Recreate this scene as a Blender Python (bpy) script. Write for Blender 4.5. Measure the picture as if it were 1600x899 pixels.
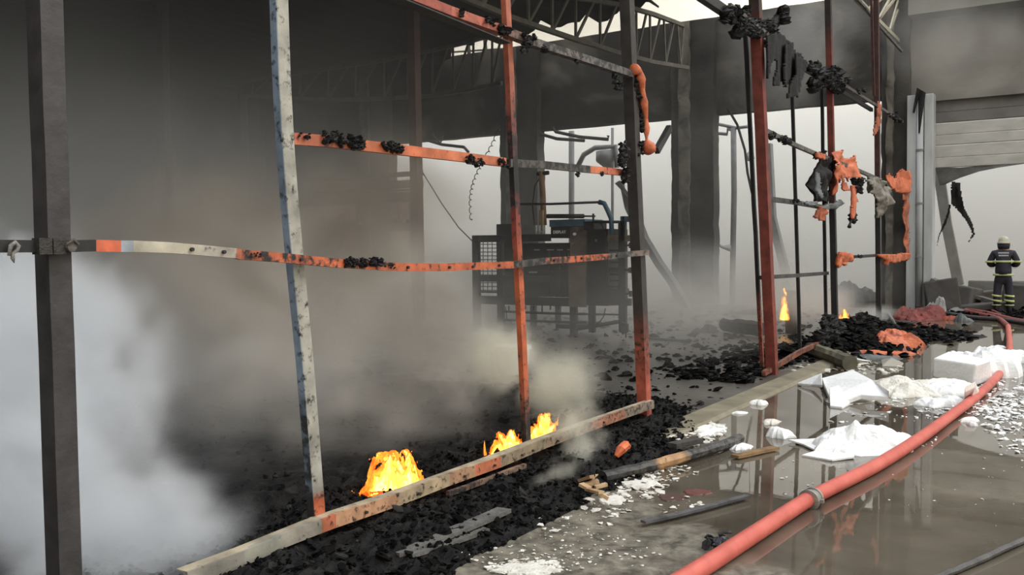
import bpy, bmesh, math, random
from mathutils import Vector, Matrix, noise, Euler
random.seed(7)
rnd = random.random
def U(a, b): return a + (b - a) * random.random()
for o in list(bpy.data.objects): bpy.data.objects.remove(o)
SC = bpy.context.scene
COL = SC.collection

# ------------------------------------------------------------------ camera
# world frame: +X runs along the burnt steel frame, +Y goes into the building, the photographer stands at the origin
HEAD, PITCH, ROLL, FPX = math.radians(32.7), math.radians(2.35), 0.010, 1450.0
EYE = Vector((0, 0, 1.6))
FW = Vector((math.cos(HEAD) * math.cos(PITCH), math.sin(HEAD) * math.cos(PITCH), -math.sin(PITCH)))
R0 = Vector((math.sin(HEAD), -math.cos(HEAD), 0))
U0 = R0.cross(FW)
RT = R0 * math.cos(ROLL) - U0 * math.sin(ROLL)
UP = U0 * math.cos(ROLL) + R0 * math.sin(ROLL)
cam = bpy.data.cameras.new('camera'); camo = bpy.data.objects.new('camera', cam); COL.objects.link(camo)
cam.sensor_width = 36; cam.lens = FPX * 36 / 1600; cam.clip_start = .05; cam.clip_end = 400
camo.matrix_world = Matrix.Translation(EYE) @ Matrix((RT, UP, -FW)).transposed().to_4x4()
SC.camera = camo

def at(px, py, x=None, y=None, z=None, d=None):
    """where the sight line of photograph pixel (px, py) meets the plane x=, y= or z= (or lies at depth d)"""
    v = FW * FPX + RT * (px - 800) + UP * (449.5 - py)
    if x is not None: t = (x - EYE.x) / v.x
    elif y is not None: t = (y - EYE.y) / v.y
    elif z is not None: t = (z - EYE.z) / v.z
    else: t = d / FPX
    return EYE + v * t

# ------------------------------------------------------------------ sky, exposure
SC.view_settings.view_transform = 'Standard'; SC.view_settings.look = 'None'
SC.view_settings.gamma = 1; SC.view_settings.use_curve_mapping = False
SC.view_settings.exposure = EXPOSURE = 0.33
W = bpy.data.worlds.new('sky'); SC.world = W; W.use_nodes = True
wn, wl = W.node_tree.nodes, W.node_tree.links; wn.clear()
tc = wn.new('ShaderNodeTexCoord'); sp = wn.new('ShaderNodeSeparateXYZ'); rp = wn.new('ShaderNodeValToRGB')
bg = wn.new('ShaderNodeBackground'); wo = wn.new('ShaderNodeOutputWorld')
wl.new(tc.outputs['Generated'], sp.inputs[0]); wl.new(sp.outputs[2], rp.inputs[0])
rp.color_ramp.elements[0].position = 0.0; rp.color_ramp.elements[0].color = (.85, .825, .76, 1)
rp.color_ramp.elements[1].position = 1.0; rp.color_ramp.elements[1].color = (1.42, 1.54, 1.70, 1)
e = rp.color_ramp.elements.new(.22); e.color = (1.22, 1.13, .94, 1)
wl.new(rp.outputs[0], bg.inputs[0]); bg.inputs[1].default_value = 1.0
wl.new(bg.outputs[0], wo.inputs[0])
sun = bpy.data.lights.new('sun', 'SUN'); suno = bpy.data.objects.new('sun', sun); COL.objects.link(suno)
sun.energy = 0.9; sun.angle = math.radians(25); sun.color = (1, .97, .92)
suno.rotation_euler = Vector((-.35, .55, -.75)).to_track_quat('-Z', 'Y').to_euler()
SC.cycles.max_bounces = 8; SC.cycles.diffuse_bounces = 3; SC.cycles.glossy_bounces = 3
SC.cycles.transmission_bounces = 2; SC.cycles.transparent_max_bounces = 24; SC.cycles.volume_bounces = 4
SC.cycles.use_denoising = True
SC.cycles.caustics_reflective = False; SC.cycles.caustics_refractive = False
SC.cycles.volume_step_rate = 1.8; SC.cycles.volume_max_steps = 256

# ------------------------------------------------------------------ materials
def nodes_of(m):
    m.use_nodes = True
    n, l = m.node_tree.nodes, m.node_tree.links
    return n, l, n.get('Principled BSDF')
def mat(name, c1, c2=None, rough=.8, scale=6, spread=.5, bump=.3, metal=0, spec=.4, detail=6, stretch=(1,1,1), bscale=4, c3=None, dist=.3):
    """two- or three-tone noisy surface with fine relief"""
    m = bpy.data.materials.new(name); n, l, b = nodes_of(m)
    t = n.new('ShaderNodeTexCoord'); mp = n.new('ShaderNodeMapping'); mp.inputs['Scale'].default_value = stretch
    l.new(t.outputs['Object'], mp.inputs[0])
    nz = n.new('ShaderNodeTexNoise'); nz.inputs['Scale'].default_value = scale; nz.inputs['Detail'].default_value = detail
    nz.inputs['Distortion'].default_value = dist
    l.new(mp.outputs[0], nz.inputs['Vector'])
    r = n.new('ShaderNodeValToRGB'); l.new(nz.outputs[0], r.inputs[0])
    r.color_ramp.elements[0].position = .5 - spread * .5; r.color_ramp.elements[1].position = .5 + spread * .5
    r.color_ramp.elements[0].color = (*c1, 1); r.color_ramp.elements[1].color = (*(c2 or c1), 1)
    if c3:
        k = r.color_ramp.elements.new(.5); k.color = (*c3, 1)
    l.new(r.outputs[0], b.inputs['Base Color'])
    b.inputs['Roughness'].default_value = rough; b.inputs['Metallic'].default_value = metal
    b.inputs['Specular IOR Level'].default_value = spec
    if bump:
        n2 = n.new('ShaderNodeTexNoise'); n2.inputs['Scale'].default_value = scale * bscale; n2.inputs['Detail'].default_value = 4
        l.new(mp.outputs[0], n2.inputs['Vector'])
        bp = n.new('ShaderNodeBump'); bp.inputs['Strength'].default_value = bump; bp.inputs['Distance'].default_value = .02
        l.new(n2.outputs[0], bp.inputs['Height']); l.new(bp.outputs[0], b.inputs['Normal'])
    return m
def paint_mat(name='burnt_paint', rough=.55, scale=22, char=(.016, .015, .015), bump=.35):
    """painted steel: the object's own paint colour (attribute) eaten into by char; alpha says how much"""
    m = bpy.data.materials.new(name); n, l, b = nodes_of(m)
    a = n.new('ShaderNodeAttribute'); a.attribute_name = 'Col'
    t = n.new('ShaderNodeTexCoord')
    nz = n.new('ShaderNodeTexNoise'); nz.inputs['Scale'].default_value = scale; nz.inputs['Detail'].default_value = 7; nz.inputs['Roughness'].default_value = .62
    l.new(t.outputs['Object'], nz.inputs['Vector'])
    add = n.new('ShaderNodeMath'); add.operation = 'ADD'; l.new(nz.outputs[0], add.inputs[0]); l.new(a.outputs['Alpha'], add.inputs[1])
    mr = n.new('ShaderNodeMapRange'); mr.inputs['From Min'].default_value = .84; mr.inputs['From Max'].default_value = .97
    l.new(add.outputs[0], mr.inputs['Value'])
    n2 = n.new('ShaderNodeTexNoise'); n2.inputs['Scale'].default_value = scale * .35; n2.inputs['Detail'].default_value = 5
    l.new(t.outputs['Object'], n2.inputs['Vector'])
    hs = n.new('ShaderNodeMapRange'); hs.inputs['From Min'].default_value = .3; hs.inputs['From Max'].default_value = .7
    hs.inputs['To Min'].default_value = .55; hs.inputs['To Max'].default_value = 1.2; l.new(n2.outputs[0], hs.inputs['Value'])
    vm = n.new('ShaderNodeVectorMath'); vm.operation = 'SCALE'; l.new(a.outputs['Color'], vm.inputs[0]); l.new(hs.outputs[0], vm.inputs['Scale'])
    mx = n.new('ShaderNodeMix'); mx.data_type = 'RGBA'; mx.inputs[7].default_value = (*char, 1)
    l.new(mr.outputs[0], mx.inputs[0]); l.new(vm.outputs[0], mx.inputs[6]); l.new(mx.outputs[2], b.inputs['Base Color'])
    b.inputs['Roughness'].default_value = rough
    bp = n.new('ShaderNodeBump'); bp.inputs['Strength'].default_value = bump; bp.inputs['Distance'].default_value = .01
    l.new(nz.outputs[0], bp.inputs['Height']); l.new(bp.outputs[0], b.inputs['Normal'])
    return m
def emit_mat(name, stops, strength, scale=14, stretch=(1, 1, .6)):
    m = bpy.data.materials.new(name); m.use_nodes = True; n, l = m.node_tree.nodes, m.node_tree.links; n.clear()
    o = n.new('ShaderNodeOutputMaterial'); em = n.new('ShaderNodeEmission'); t = n.new('ShaderNodeTexCoord')
    mp = n.new('ShaderNodeMapping'); mp.inputs['Scale'].default_value = stretch; l.new(t.outputs['Object'], mp.inputs[0])
    nz = n.new('ShaderNodeTexNoise'); nz.inputs['Scale'].default_value = scale; nz.inputs['Detail'].default_value = 3; nz.inputs['Distortion'].default_value = 1.2
    l.new(mp.outputs[0], nz.inputs['Vector'])
    r = n.new('ShaderNodeValToRGB'); l.new(nz.outputs[0], r.inputs[0])
    els = r.color_ramp.elements
    els[0].position, els[0].color = stops[0][0], (*stops[0][1], 1); els[1].position, els[1].color = stops[-1][0], (*stops[-1][1], 1)
    for p, c in stops[1:-1]: k = els.new(p); k.color = (*c, 1)
    l.new(r.outputs[0], em.inputs[0]); em.inputs[1].default_value = strength; l.new(em.outputs[0], o.inputs[0])
    return m

# ------------------------------------------------------------------ mesh helpers
class MB:
    def __init__(s): s.v = []; s.f = []; s.c = []
    def add(s, vs, fs, col=None):
        k = len(s.v); s.v += [tuple(v) for v in vs]; s.f += [tuple(i + k for i in f) for f in fs]
        s.c += ([col] * len(vs) if (col is None or not isinstance(col, list)) else col)
    def box(s, c, size, rot=None, col=None, jit=0):
        sx, sy, sz = [q / 2 for q in size]; c = Vector(c)
        P = [Vector((a * sx, b * sy, d * sz)) for a in (-1, 1) for b in (-1, 1) for d in (-1, 1)]
        if jit: P = [p + Vector((U(-1, 1), U(-1, 1), U(-1, 1))) * jit for p in P]
        if rot is not None:
            M = rot if isinstance(rot, Matrix) else Euler(rot).to_matrix()
            P = [M @ p for p in P]
        s.add([p + c for p in P], [(0, 1, 3, 2), (4, 6, 7, 5), (0, 4, 5, 1), (2, 3, 7, 6), (0, 2, 6, 4), (1, 5, 7, 3)], col)
    def box2(s, a, b, col=None):
        a, b = Vector(a), Vector(b); s.box((a + b) / 2, [abs(q) for q in (b - a)], None, col)
    def beam(s, pts, w, h, side=None, cols=None, cap=True):
        """rectangular section swept along pts; w is measured along `side`, h across it"""
        pts = [Vector(p) for p in pts]; n = len(pts); ring = []; cc = []
        for i, p in enumerate(pts):
            t = (pts[min(i + 1, n - 1)] - pts[max(i - 1, 0)]).normalized()
            a = Vector(side) if side is not None else (Vector((0, 0, 1)) if abs(t.z) < .9 else Vector((1, 0, 0)))
            a = (a - t * a.dot(t)).normalized(); b = t.cross(a).normalized()
            ww = w[i] if isinstance(w, (list, tuple)) else w; hh = h[i] if isinstance(h, (list, tuple)) else h
            for q, r in ((-1, -1), (1, -1), (1, 1), (-1, 1)): ring.append(p + a * ww / 2 * q + b * hh / 2 * r)
            cc += [cols[i] if cols else None] * 4
        fs = [(4 * i + j, 4 * i + (j + 1) % 4, 4 * i + 4 + (j + 1) % 4, 4 * i + 4 + j) for i in range(n - 1) for j in range(4)]
        if cap: fs += [(3, 2, 1, 0), tuple(4 * n - 4 + j for j in range(4))]
        s.add(ring, fs, cc)
    def tube(s, pts, r, n=8, cols=None, cap=True, rag=0):
        pts = [Vector(p) for p in pts]; m = len(pts); ring = []; cc = []
        a = None
        for i, p in enumerate(pts):
            t = (pts[min(i + 1, m - 1)] - pts[max(i - 1, 0)]).normalized()
            if a is None: a = t.orthogonal().normalized()
            a = (a - t * a.dot(t)).normalized(); b = t.cross(a)
            rr = r[i] if isinstance(r, (list, tuple)) else r
            for j in range(n):
                g = 2 * math.pi * j / n; q = rr * (1 + (U(-rag, rag) if rag else 0))
                ring.append(p + a * math.cos(g) * q + b * math.sin(g) * q)
            cc += [cols[i] if cols else None] * n
        fs = [(n * i + j, n * i + (j + 1) % n, n * i + n + (j + 1) % n, n * i + n + j) for i in range(m - 1) for j in range(n)]
        if cap: fs += [tuple(reversed(range(n))), tuple(n * (m - 1) + j for j in range(n))]
        s.add(ring, fs, cc)
    def chunk(s, c, size, col=None, jag=.35):
        """a broken lump: a squashed, jittered 14-corner ball"""
        c = Vector(c); P = []
        M = Euler((U(0, 6.28), U(0, 6.28), U(0, 6.28))).to_matrix()
        for z, r, n in ((-.8, .5, 4), (-.1, 1, 5), (.7, .6, 4)):
            for j in range(n):
                g = 6.283 * (j + U(-.2, .2)) / n + z
                P.append(Vector((r * math.cos(g), r * math.sin(g), z)) * U(1 - jag, 1 + jag))
        P.append(Vector((0, 0, 1.0)))
        sz = size if isinstance(size, (tuple, list)) else (size * U(.6, 1.3), size * U(.6, 1.3), size * U(.4, .9))
        M2 = Euler((U(-.4, .4), U(-.4, .4), U(0, 6.28))).to_matrix()
        P = [M2 @ Vector((p.x * sz[0], p.y * sz[1], p.z * sz[2])) + c for p in P]
        F = [(3, 2, 1, 0)]
        for j in range(4): F.append((j, (j + 1) % 4, 4 + (j + 1) % 5)); F.append((j, 4 + (j + 1) % 5, 4 + j))
        F.append((0, 4, 8))
        for j in range(4): F.append((4 + j, 4 + j + 1, 9 + (j + 1) % 4)); F.append((4 + j, 9 + (j + 1) % 4, 9 + j))
        F.append((8, 4, 9))
        for j in range(4): F.append((9 + j, 9 + (j + 1) % 4, 13))
        s.add(P, F, col)
    def flake(s, c, size, th, col=None, rot=None):
        n = random.choice((5, 6, 7)); c = Vector(c); M = Euler(rot or (U(-.5, .5), U(-.5, .5), U(0, 6.28))).to_matrix()
        o = [Vector((math.cos(6.283 * j / n) * U(.5, 1) * size, math.sin(6.283 * j / n) * U(.35, .8) * size, U(-.15, .15) * size)) for j in range(n)]
        P = [M @ p + c for p in o] + [M @ (p + Vector((0, 0, th))) + c for p in o]
        s.add(P, [tuple(reversed(range(n))), tuple(range(n, 2 * n))] + [(j, (j + 1) % n, n + (j + 1) % n, n + j) for j in range(n)], col)
    def build(s, name, m, parent=None, smooth=False, loc=None):
        me = bpy.data.meshes.new(name); me.from_pydata(s.v, [], s.f); me.update()
        if any(c is not None for c in s.c):
            at_ = me.color_attributes.new('Col', 'FLOAT_COLOR', 'POINT')
            fl = []
            for c in s.c:
                c = c or (.02, .02, .02, .5); fl += list(c) + ([0] if len(c) == 3 else [])
            at_.data.foreach_set('color', fl)
        me.materials.append(m)
        if smooth: me.polygons.foreach_set('use_smooth', [True] * len(me.polygons))
        o = bpy.data.objects.new(name, me); COL.objects.link(o)
        if parent is not None: o.parent = parent; 
        return o
def tag(o, label=None, cat=None, group=None, kind=None):
    if label: o['label'] = label
    if cat: o['category'] = cat
    if group: o['group'] = group
    if kind: o['kind'] = kind
    return o
def struct(o, label=None): return tag(o, label, kind='structure')
def empty(name, loc, label=None, cat=None, group=None, kind=None):
    """a thing's Empty at its base; its parts are built in world space and keep their place"""
    o = bpy.data.objects.new(name, None); COL.objects.link(o); o.location = loc; o.empty_display_size = .2
    return tag(o, label, cat, group, kind)
def part(mb, name, m, root, smooth=False, label=None):
    """link a part built in world space under its thing without moving it"""
    o = mb.build(name, m, None, smooth); o.parent = root
    if root.parent is None: o.matrix_parent_inverse = Matrix.Translation(-root.location)
    if label: o['label'] = label
    return o
def rounded(o, w=.01, seg=2):
    b = o.modifiers.new('bevel', 'BEVEL'); b.width = w; b.segments = seg; b.limit_method = 'ANGLE'; return o
def n3(x, y=0, z=0, s=1.0): return noise.noise(Vector((x * s, y * s, z * s)))
def fbm(x, y=0, z=0, s=1.0, o=4): return noise.fractal(Vector((x * s, y * s, z * s)), 1.0, 2.0, o)

# own colours
ORG = (.55, .135, .055); RED = (.21, .045, .03); CRM = (.50, .45, .35); BLU = (.20, .30, .42); CHR = (.022, .020, .020); GRY = (.16, .145, .125)
M_paint = paint_mat(); M_char = mat('char', (.004, .004, .0045), (.020, .0195, .020), .7, 14, .5, .8)
M_soot_conc = mat('sooty_concrete', (.012, .011, .010), (.085, .078, .068), .9, .9, .45, .5, bscale=12)
M_soot_steel = mat('sooty_steel', (.018, .018, .019), (.05, .048, .046), .6, 5, .5, .3)

# ------------------------------------------------------------------ setting
XW = 25.0                                        # the end wall's face
def ground_mat():
    m = bpy.data.materials.new('wet_ground'); n, l, b = nodes_of(m)
    g = n.new('ShaderNodeNewGeometry'); s = n.new('ShaderNodeSeparateXYZ'); l.new(g.outputs['Position'], s.inputs[0])
    def nz(sc, det=5, rough=.55, dist=.4):
        t = n.new('ShaderNodeTexNoise'); t.inputs['Scale'].default_value = sc; t.inputs['Detail'].default_value = det
        t.inputs['Roughness'].default_value = rough; t.inputs['Distortion'].default_value = dist
        l.new(g.outputs['Position'], t.inputs['Vector']); return t.outputs[0]
    def mth(op, a, b_):
        k = n.new('ShaderNodeMath'); k.operation = op
        for i, q in enumerate((a, b_)):
            if isinstance(q, (int, float)): k.inputs[i].default_value = q
            else: l.new(q, k.inputs[i])
        return k.outputs[0]
    # standing water everywhere but the drier strip beside the heap and the near corner
    edge = mth('ADD', mth('MULTIPLY', s.outputs[0], .55), mth('MULTIPLY', s.outputs[1], -.75))
    wet = n.new('ShaderNodeMapRange'); wet.interpolation_type = 'SMOOTHSTEP'
    wet.inputs['From Min'].default_value = .95; wet.inputs['From Max'].default_value = 1.35
    l.new(mth('ADD', edge, mth('MULTIPLY', mth('SUBTRACT', nz(1.1), .5), 3.0)), wet.inputs['Value'])
    r = n.new('ShaderNodeValToRGB'); l.new(nz(.8, 7), r.inputs[0]); el = r.color_ramp.elements
    el[0].position, el[0].color = .36, (.060, .048, .035, 1); el[1].position, el[1].color = .66, (.165, .140, .105, 1)
    r2 = n.new('ShaderNodeValToRGB'); l.new(nz(7, 8, .7), r2.inputs[0]); el = r2.color_ramp.elements
    el[0].position, el[0].color = .38, (.07, .060, .048, 1); el[1].position, el[1].color = .68, (.30, .27, .21, 1)
    mx = n.new('ShaderNodeMix'); mx.data_type = 'RGBA'
    l.new(wet.outputs[0], mx.inputs[0]); l.new(r2.outputs[0], mx.inputs[6]); l.new(r.outputs[0], mx.inputs[7]); l.new(mx.outputs[2], b.inputs['Base Color'])
    ro = n.new('ShaderNodeMapRange'); ro.inputs['To Min'].default_value = .55; ro.inputs['To Max'].default_value = .010
    l.new(wet.outputs[0], ro.inputs['Value']); l.new(ro.outputs[0], b.inputs['Roughness'])
    b.inputs['IOR'].default_value = 1.36
    bs = n.new('ShaderNodeMapRange'); bs.inputs['To Min'].default_value = .55; bs.inputs['To Max'].default_value = .007
    l.new(wet.outputs[0], bs.inputs['Value'])
    bp = n.new('ShaderNodeBump'); bp.inputs['Distance'].default_value = .03; l.new(bs.outputs[0], bp.inputs['Strength'])
    l.new(nz(5, 6), bp.inputs['Height']); l.new(bp.outputs[0], b.inputs['Normal'])
    return m
g = MB(); N = 24
g.add([(-25 + 3.6 * i, -20 + 3.2 * j, 0) for i in range(N) for j in range(N)], [(N * i + j, N * i + N + j, N * i + N + j + 1, N * i + j + 1) for i in range(N - 1) for j in range(N - 1)])
struct(g.build('floor', ground_mat()))
g = MB()
xs = [-1 + .5 * i for i in range(34)]
P = []
for x in xs:
    w = .02 * fbm(x, 0, 0, 1.3); P += [(x, 3.02 + w, 0), (x, 3.05 + w, .03 + w * .3), (x, 3.30, .035), (x, 3.34, 0)]
g.add(P, [(4 * i + j, 4 * i + 4 + j, 4 * i + 5 + j, 4 * i + 1 + j) for i in range(len(xs) - 1) for j in range(3)])
struct(g.build('trim_1', mat('threshold_concrete', (.14, .125, .085), (.30, .26, .18), .7, 3, .5, .4)), 'low tan concrete threshold strip along the foot of the steel frame')
M_ifloor = mat('interior_floor', (.035, .031, .027), (.11, .098, .082), .38, 1.2, .5, .35, bscale=9)
g = MB(); g.box2((-8, 3.34, -.02), (24.9, 34, .012)); struct(g.build('floor_slab', M_ifloor))

# end wall: sooty concrete columns and a deep lintel beam, open below
M_wall = mat('sooty_plaster', (.012, .011, .010), (.17, .152, .128), .92, .42, .42, .35, stretch=(1, 1, 1.4), bscale=14, c3=(.045, .041, .036), dist=.8)
def ragbox(mb, a, b, nseg=8):
    mb.box2(a, b)
for k, (y0, y1) in enumerate(((4.9, 34),)):
    g = MB()
    n = 60; top = []
    for i in range(n + 1):
        y = y0 + (y1 - y0) * i / n
        top.append((y, 8.0 + .03 * fbm(y, 0, 0, 2) + (.0)))
    vs = []
    for y, z in top:
        zb = 5.3 + .02 * fbm(y, 5, 0, 3)
        vs += [(XW, y, zb), (XW, y, z), (XW + .35, y, z), (XW + .35, y, zb)]
    g.add(vs, [(4 * i + j, 4 * i + (j + 1) % 4, 4 * i + 4 + (j + 1) % 4, 4 * i + 4 + j) for i in range(n) for j in range(4)] + [(0, 1, 2, 3), tuple(4 * n + j for j in (3, 2, 1, 0))])
    struct(g.build('wall_end', M_wall))
M_rib = mat('lighter_concrete', (.022, .02, .018), (.21, .19, .155), .92, 1.6, .45, .6, bscale=8, dist=1.0)  # lighter concrete tone for the middle rib
def column(y, w, name='wall_pillar', x=XW, z1=7.9, mats=M_soot_conc, rib=True):
    """a concrete column with a proud middle rib and spalled edges"""
    g = MB()
    def slab(xa, xb, ya, yb, rag):
        n = 60; vs = []
        for i in range(n + 1):
            z = z1 * i / n; a = rag * fbm(z, ya, 0, 2.2); b_ = rag * fbm(z, yb, 3, 2.2)
            vs += [(xa, ya + a, z), (xa, yb + b_, z), (xb, yb + b_, z), (xb, ya + a, z)]
        g.add(vs, [(4 * i + j, 4 * i + (j + 1) % 4, 4 * i + 4 + (j + 1) % 4, 4 * i + 4 + j) for i in range(n) for j in range(4)] + [tuple(4 * n + j for j in range(4))])
    slab(x - .25, x + .2, y - w / 2, y + w / 2, .035)
    o = struct(g.build(name, mats))
    if rib:
        g = MB(); slab(x - .38, x - .24, y + w * .04, y + w * .28, .05); rb_ = g.build('column_rib', M_rib); rb_.parent = o
    return o
ya = at(1115, 400, x=XW - .25).y; yb = at(1049, 400, x=XW - .25).y
column((ya + yb) / 2, yb - ya)
ya = at(840, 300, x=XW - .25).y; yb = at(782, 300, x=XW - .25).y
column((ya + yb) / 2, yb - ya)
ya = at(608, 300, x=XW - .25).y; yb = at(556, 300, x=XW - .25).y
column((ya + yb) / 2, yb - ya)
column(27.8, 1.2)
g = MB(); g.box2((XW, 22.6, 3.3), (XW + .3, 34, 5.35)); struct(g.build('wall_end', M_wall), 'deeper soot-black lintel at the far left of the end wall')
g = MB(); g.box2((XW, 27, 0), (XW + .3, 34, 3.35)); struct(g.build('wall_end', M_wall), 'closed soot-black end of the end wall')
ya = at(1419, 300, x=XW - .3).y; yb = at(1376, 300, x=XW - .3).y
column((ya + yb) / 2, yb - ya, z1=8.6)
YP = ya
# wall over the roller door, standing out toward the yard
g = MB(); yr = at(1457, 160, x=XW).y
g.box2((XW - .02, -9, 5.2), (XW + .35, yb, 9.4)); g.box2((XW - .06, -9, 5.14), (XW + .3, yr + .02, 5.3))
struct(g.build('wall_right', mat('grey_render', (.10, .095, .087), (.34, .315, .28), .9, .45, .6, .25, c3=(.20, .188, .17), bscale=18, dist=.9)))
g = MB(); zt = at(1500, 13, x=XW - .7).z
g.box2((XW - .7, -9, zt), (XW + .2, at(1419, 20, x=XW - .7).y, zt + .5)); struct(g.build('trim_2', mat('eave_concrete', (.11, .105, .095), (.24, .225, .2), .9, .8, .6, .2)), 'grey concrete eave above the roller door')
# white clad jamb with its downpipe
M_white = mat('dirty_white_metal', (.36, .37, .37), (.62, .63, .62), .5, 2.2, .7, .15, stretch=(2, 2, .5), c3=(.50, .51, .51))
jr = struct(empty('trim_3', (XW, 4, 0)), 'white metal clad door jamb beside the sooty column')
def ypx(px, X): return at(px, 350, x=X).y
zt = 5.28
for nm, a, b_, dx in (('jamb_face', 1443, 1457, .42), ('jamb_face', 1416, 1431, .40)):
    g = MB(); g.box2((XW - dx, ypx(b_, XW - dx), 0), (XW - .02, ypx(a, XW - dx), zt)); rounded(part(g, nm, M_white, jr), .015)
g = MB(); g.box2((XW - .30, ypx(1444, XW - .3), 0), (XW - .02, ypx(1430, XW - .3), zt)); part(g, 'jamb_recess', M_white, jr)
g = MB(); yd = ypx(1436.5, XW - .42); g.tube([(XW - .42, yd, .1), (XW - .42, yd, zt - .1)], .075, 14); dp = part(g, 'downpipe', M_white, jr, True)
for z in (1.3, 2.6, 3.9):
    g = MB(); g.tube([(XW - .42, yd, z), (XW - .42, yd, z + .05)], .09, 14); part(g, 'pipe_bracket', mat('bracket', (.2, .2, .2), (.3, .3, .3)) if z == 1.3 else bpy.data.materials['bracket'], dp)
g = MB(); yd2 = ypx(1420, XW - .45)
for px0, r in ((1424, .05),):
    g.tube([(XW - .5, ypx(px0 + 2, XW - .5), zt - .45), (XW - .52, ypx(px0 + 6, XW - .5), zt - .15), (XW - .52, ypx(px0 + 11, XW - .5), zt + .1), (XW - .5, ypx(px0 + 16, XW - .5), zt + .02), (XW - .5, ypx(px0 + 12, XW - .5), zt - .55), (XW - .5, ypx(px0 + 11, XW - .5), zt - .95)], [.03, .05, .09, .08, .05, .02], 7, rag=.3)
part(g, 'melted_cable', M_char, jr)

# roller door: three sections still hang in the opening
dr = struct(empty('door_1', (XW + .1, 1, 0)), 'white sectional door half raised with its lowest section torn away')
M_panel = mat('door_panel', (.36, .35, .32), (.58, .565, .53), .55, 1.2, .6, .12, stretch=(1, 1.5, 4), c3=(.48, .465, .43))
M_pdark = mat('door_panel_dark', (.10, .098, .092), (.22, .21, .2), .7, 1.5, .6, .2)  # darker grey for the top section and the guide rail
XD = XW + .12
rows = [at(1460, q, x=XD).z for q in (157, 193, 228, 263)]
for k in range(3):
    g = MB(); z1, z0 = rows[k], rows[k + 1]
    n = 20; vs = []; y0 = -3.6; y1 = yr - .03
    prof = [(0, 0), (-.02, .015), (-.02, (z1 - z0) * .42), (-.008, (z1 - z0) * .45), (-.02, (z1 - z0) * .48), (-.02, z1 - z0 - .03), (0, z1 - z0 - .012)]
    for yy in (y0, y1): vs += [(XD + a, yy, z0 + b_) for a, b_ in prof] + [(XD + .05, yy, z1 - .012), (XD + .05, yy, z0)]
    m = len(prof) + 2
    g.add(vs, [(j, (j + 1) % m, m + (j + 1) % m, m + j) for j in range(m)] + [tuple(range(m)), tuple(range(2 * m - 1, m - 1, -1))])
    part(g, 'panel', M_pdark if k == 0 else M_panel, dr, label='dark grey top door section' if k == 0 else None)
g = MB(); g.box2((XD - .06, yr - .04, 0), (XD + .06, yr + .02, rows[0])); part(g, 'guide_rail', M_pdark, dr)
# torn flap of the lower section
g = MB()
pts = [(1461, 262), (1500, 262), (1545, 258), (1600, 252), (1600, 256), (1560, 262), (1530, 268), (1500, 278), (1475, 289), (1468, 290)]
vs = [at(px, py, x=XD - .01 + .03 * math.sin(i)) for i, (px, py) in enumerate(pts)]
vb = [v + Vector((.02, 0, 0)) for v in vs]; n = len(vs)
g.add(vs + vb, [tuple(range(n)), tuple(range(2 * n - 1, n - 1, -1))] + [(i, n + i, n + (i + 1) % n, (i + 1) % n) for i in range(n)])
part(g, 'torn_flap', mat('torn_rubber', (.07, .07, .065), (.15, .145, .135), .8, 4, .5, .3), dr)

# left and back walls, roof
g = MB(); g.box2((-8.3, 3.5, 0), (-8, 34, 8.6)); struct(g.build('wall_left', M_soot_conc))
g = MB(); g.box2((-8.3, 34, 0), (25.3, 34.3, 8.6)); struct(g.build('wall_back', M_soot_conc))
M_roof = mat('sooty_roof_sheet', (.010, .010, .010), (.03, .029, .028), .85, 1.5, .5, .5, stretch=(6, 1, 1))
# roof: corrugated sheets, burnt back raggedly short of the end wall
g = MB(); ny = 150; nx = 12
vs = []
for j in range(ny + 1):
    y = 3.6 + 30.4 * j / ny
    if y < 9.9: xe = 20.2
    else:
        k = [(9.9, 22.9), (11.5, 23.1), (13.5, 23.2), (16, 23.5), (17.6, 24.1), (18.6, 24.7), (19.2, 25.2), (34, 25.2)]
        for (a, xa), (b_, xb) in zip(k, k[1:]):
            if a <= y <= b_: xe = xa + (xb - xa) * (y - a) / (b_ - a)
    rag = (.22 * fbm(y, 1, 0, 1.6) + .08 * fbm(y, 4, 0, 7)) * (1 if y < 18.6 else 0)
    for i in range(nx + 1):
        t = i / nx; x = -8.2 + (xe + rag + 8.2) * t
        z = 8.2 + .04 * math.sin(j * 2.1) + (t ** 14) * (-.12 + .35 * fbm(y, 9, 0, 1.2))
        if y > 17.0: z = z - .30 * min(1, (y - 17.0) / 2)
        vs.append((x, y, z))
    m_ = nx + 1
fs = [(m_ * j + i, m_ * j + i + 1, m_ * j + m_ + i + 1, m_ * j + m_ + i) for j in range(ny) for i in range(nx)]
g.add(vs, fs); ro = struct(g.build('ceiling', M_roof)); sm = ro.modifiers.new('t', 'SOLIDIFY'); sm.thickness = .05
# purlins left standing free where the sheets burnt away
M_truss = mat('scorched_truss', (.085, .078, .062), (.22, .20, .16), .75, 6, .6, .3)
M_truss_l = mat('pale_truss', (.26, .24, .18), (.48, .44, .34), .7, 6, .6, .3)

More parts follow.
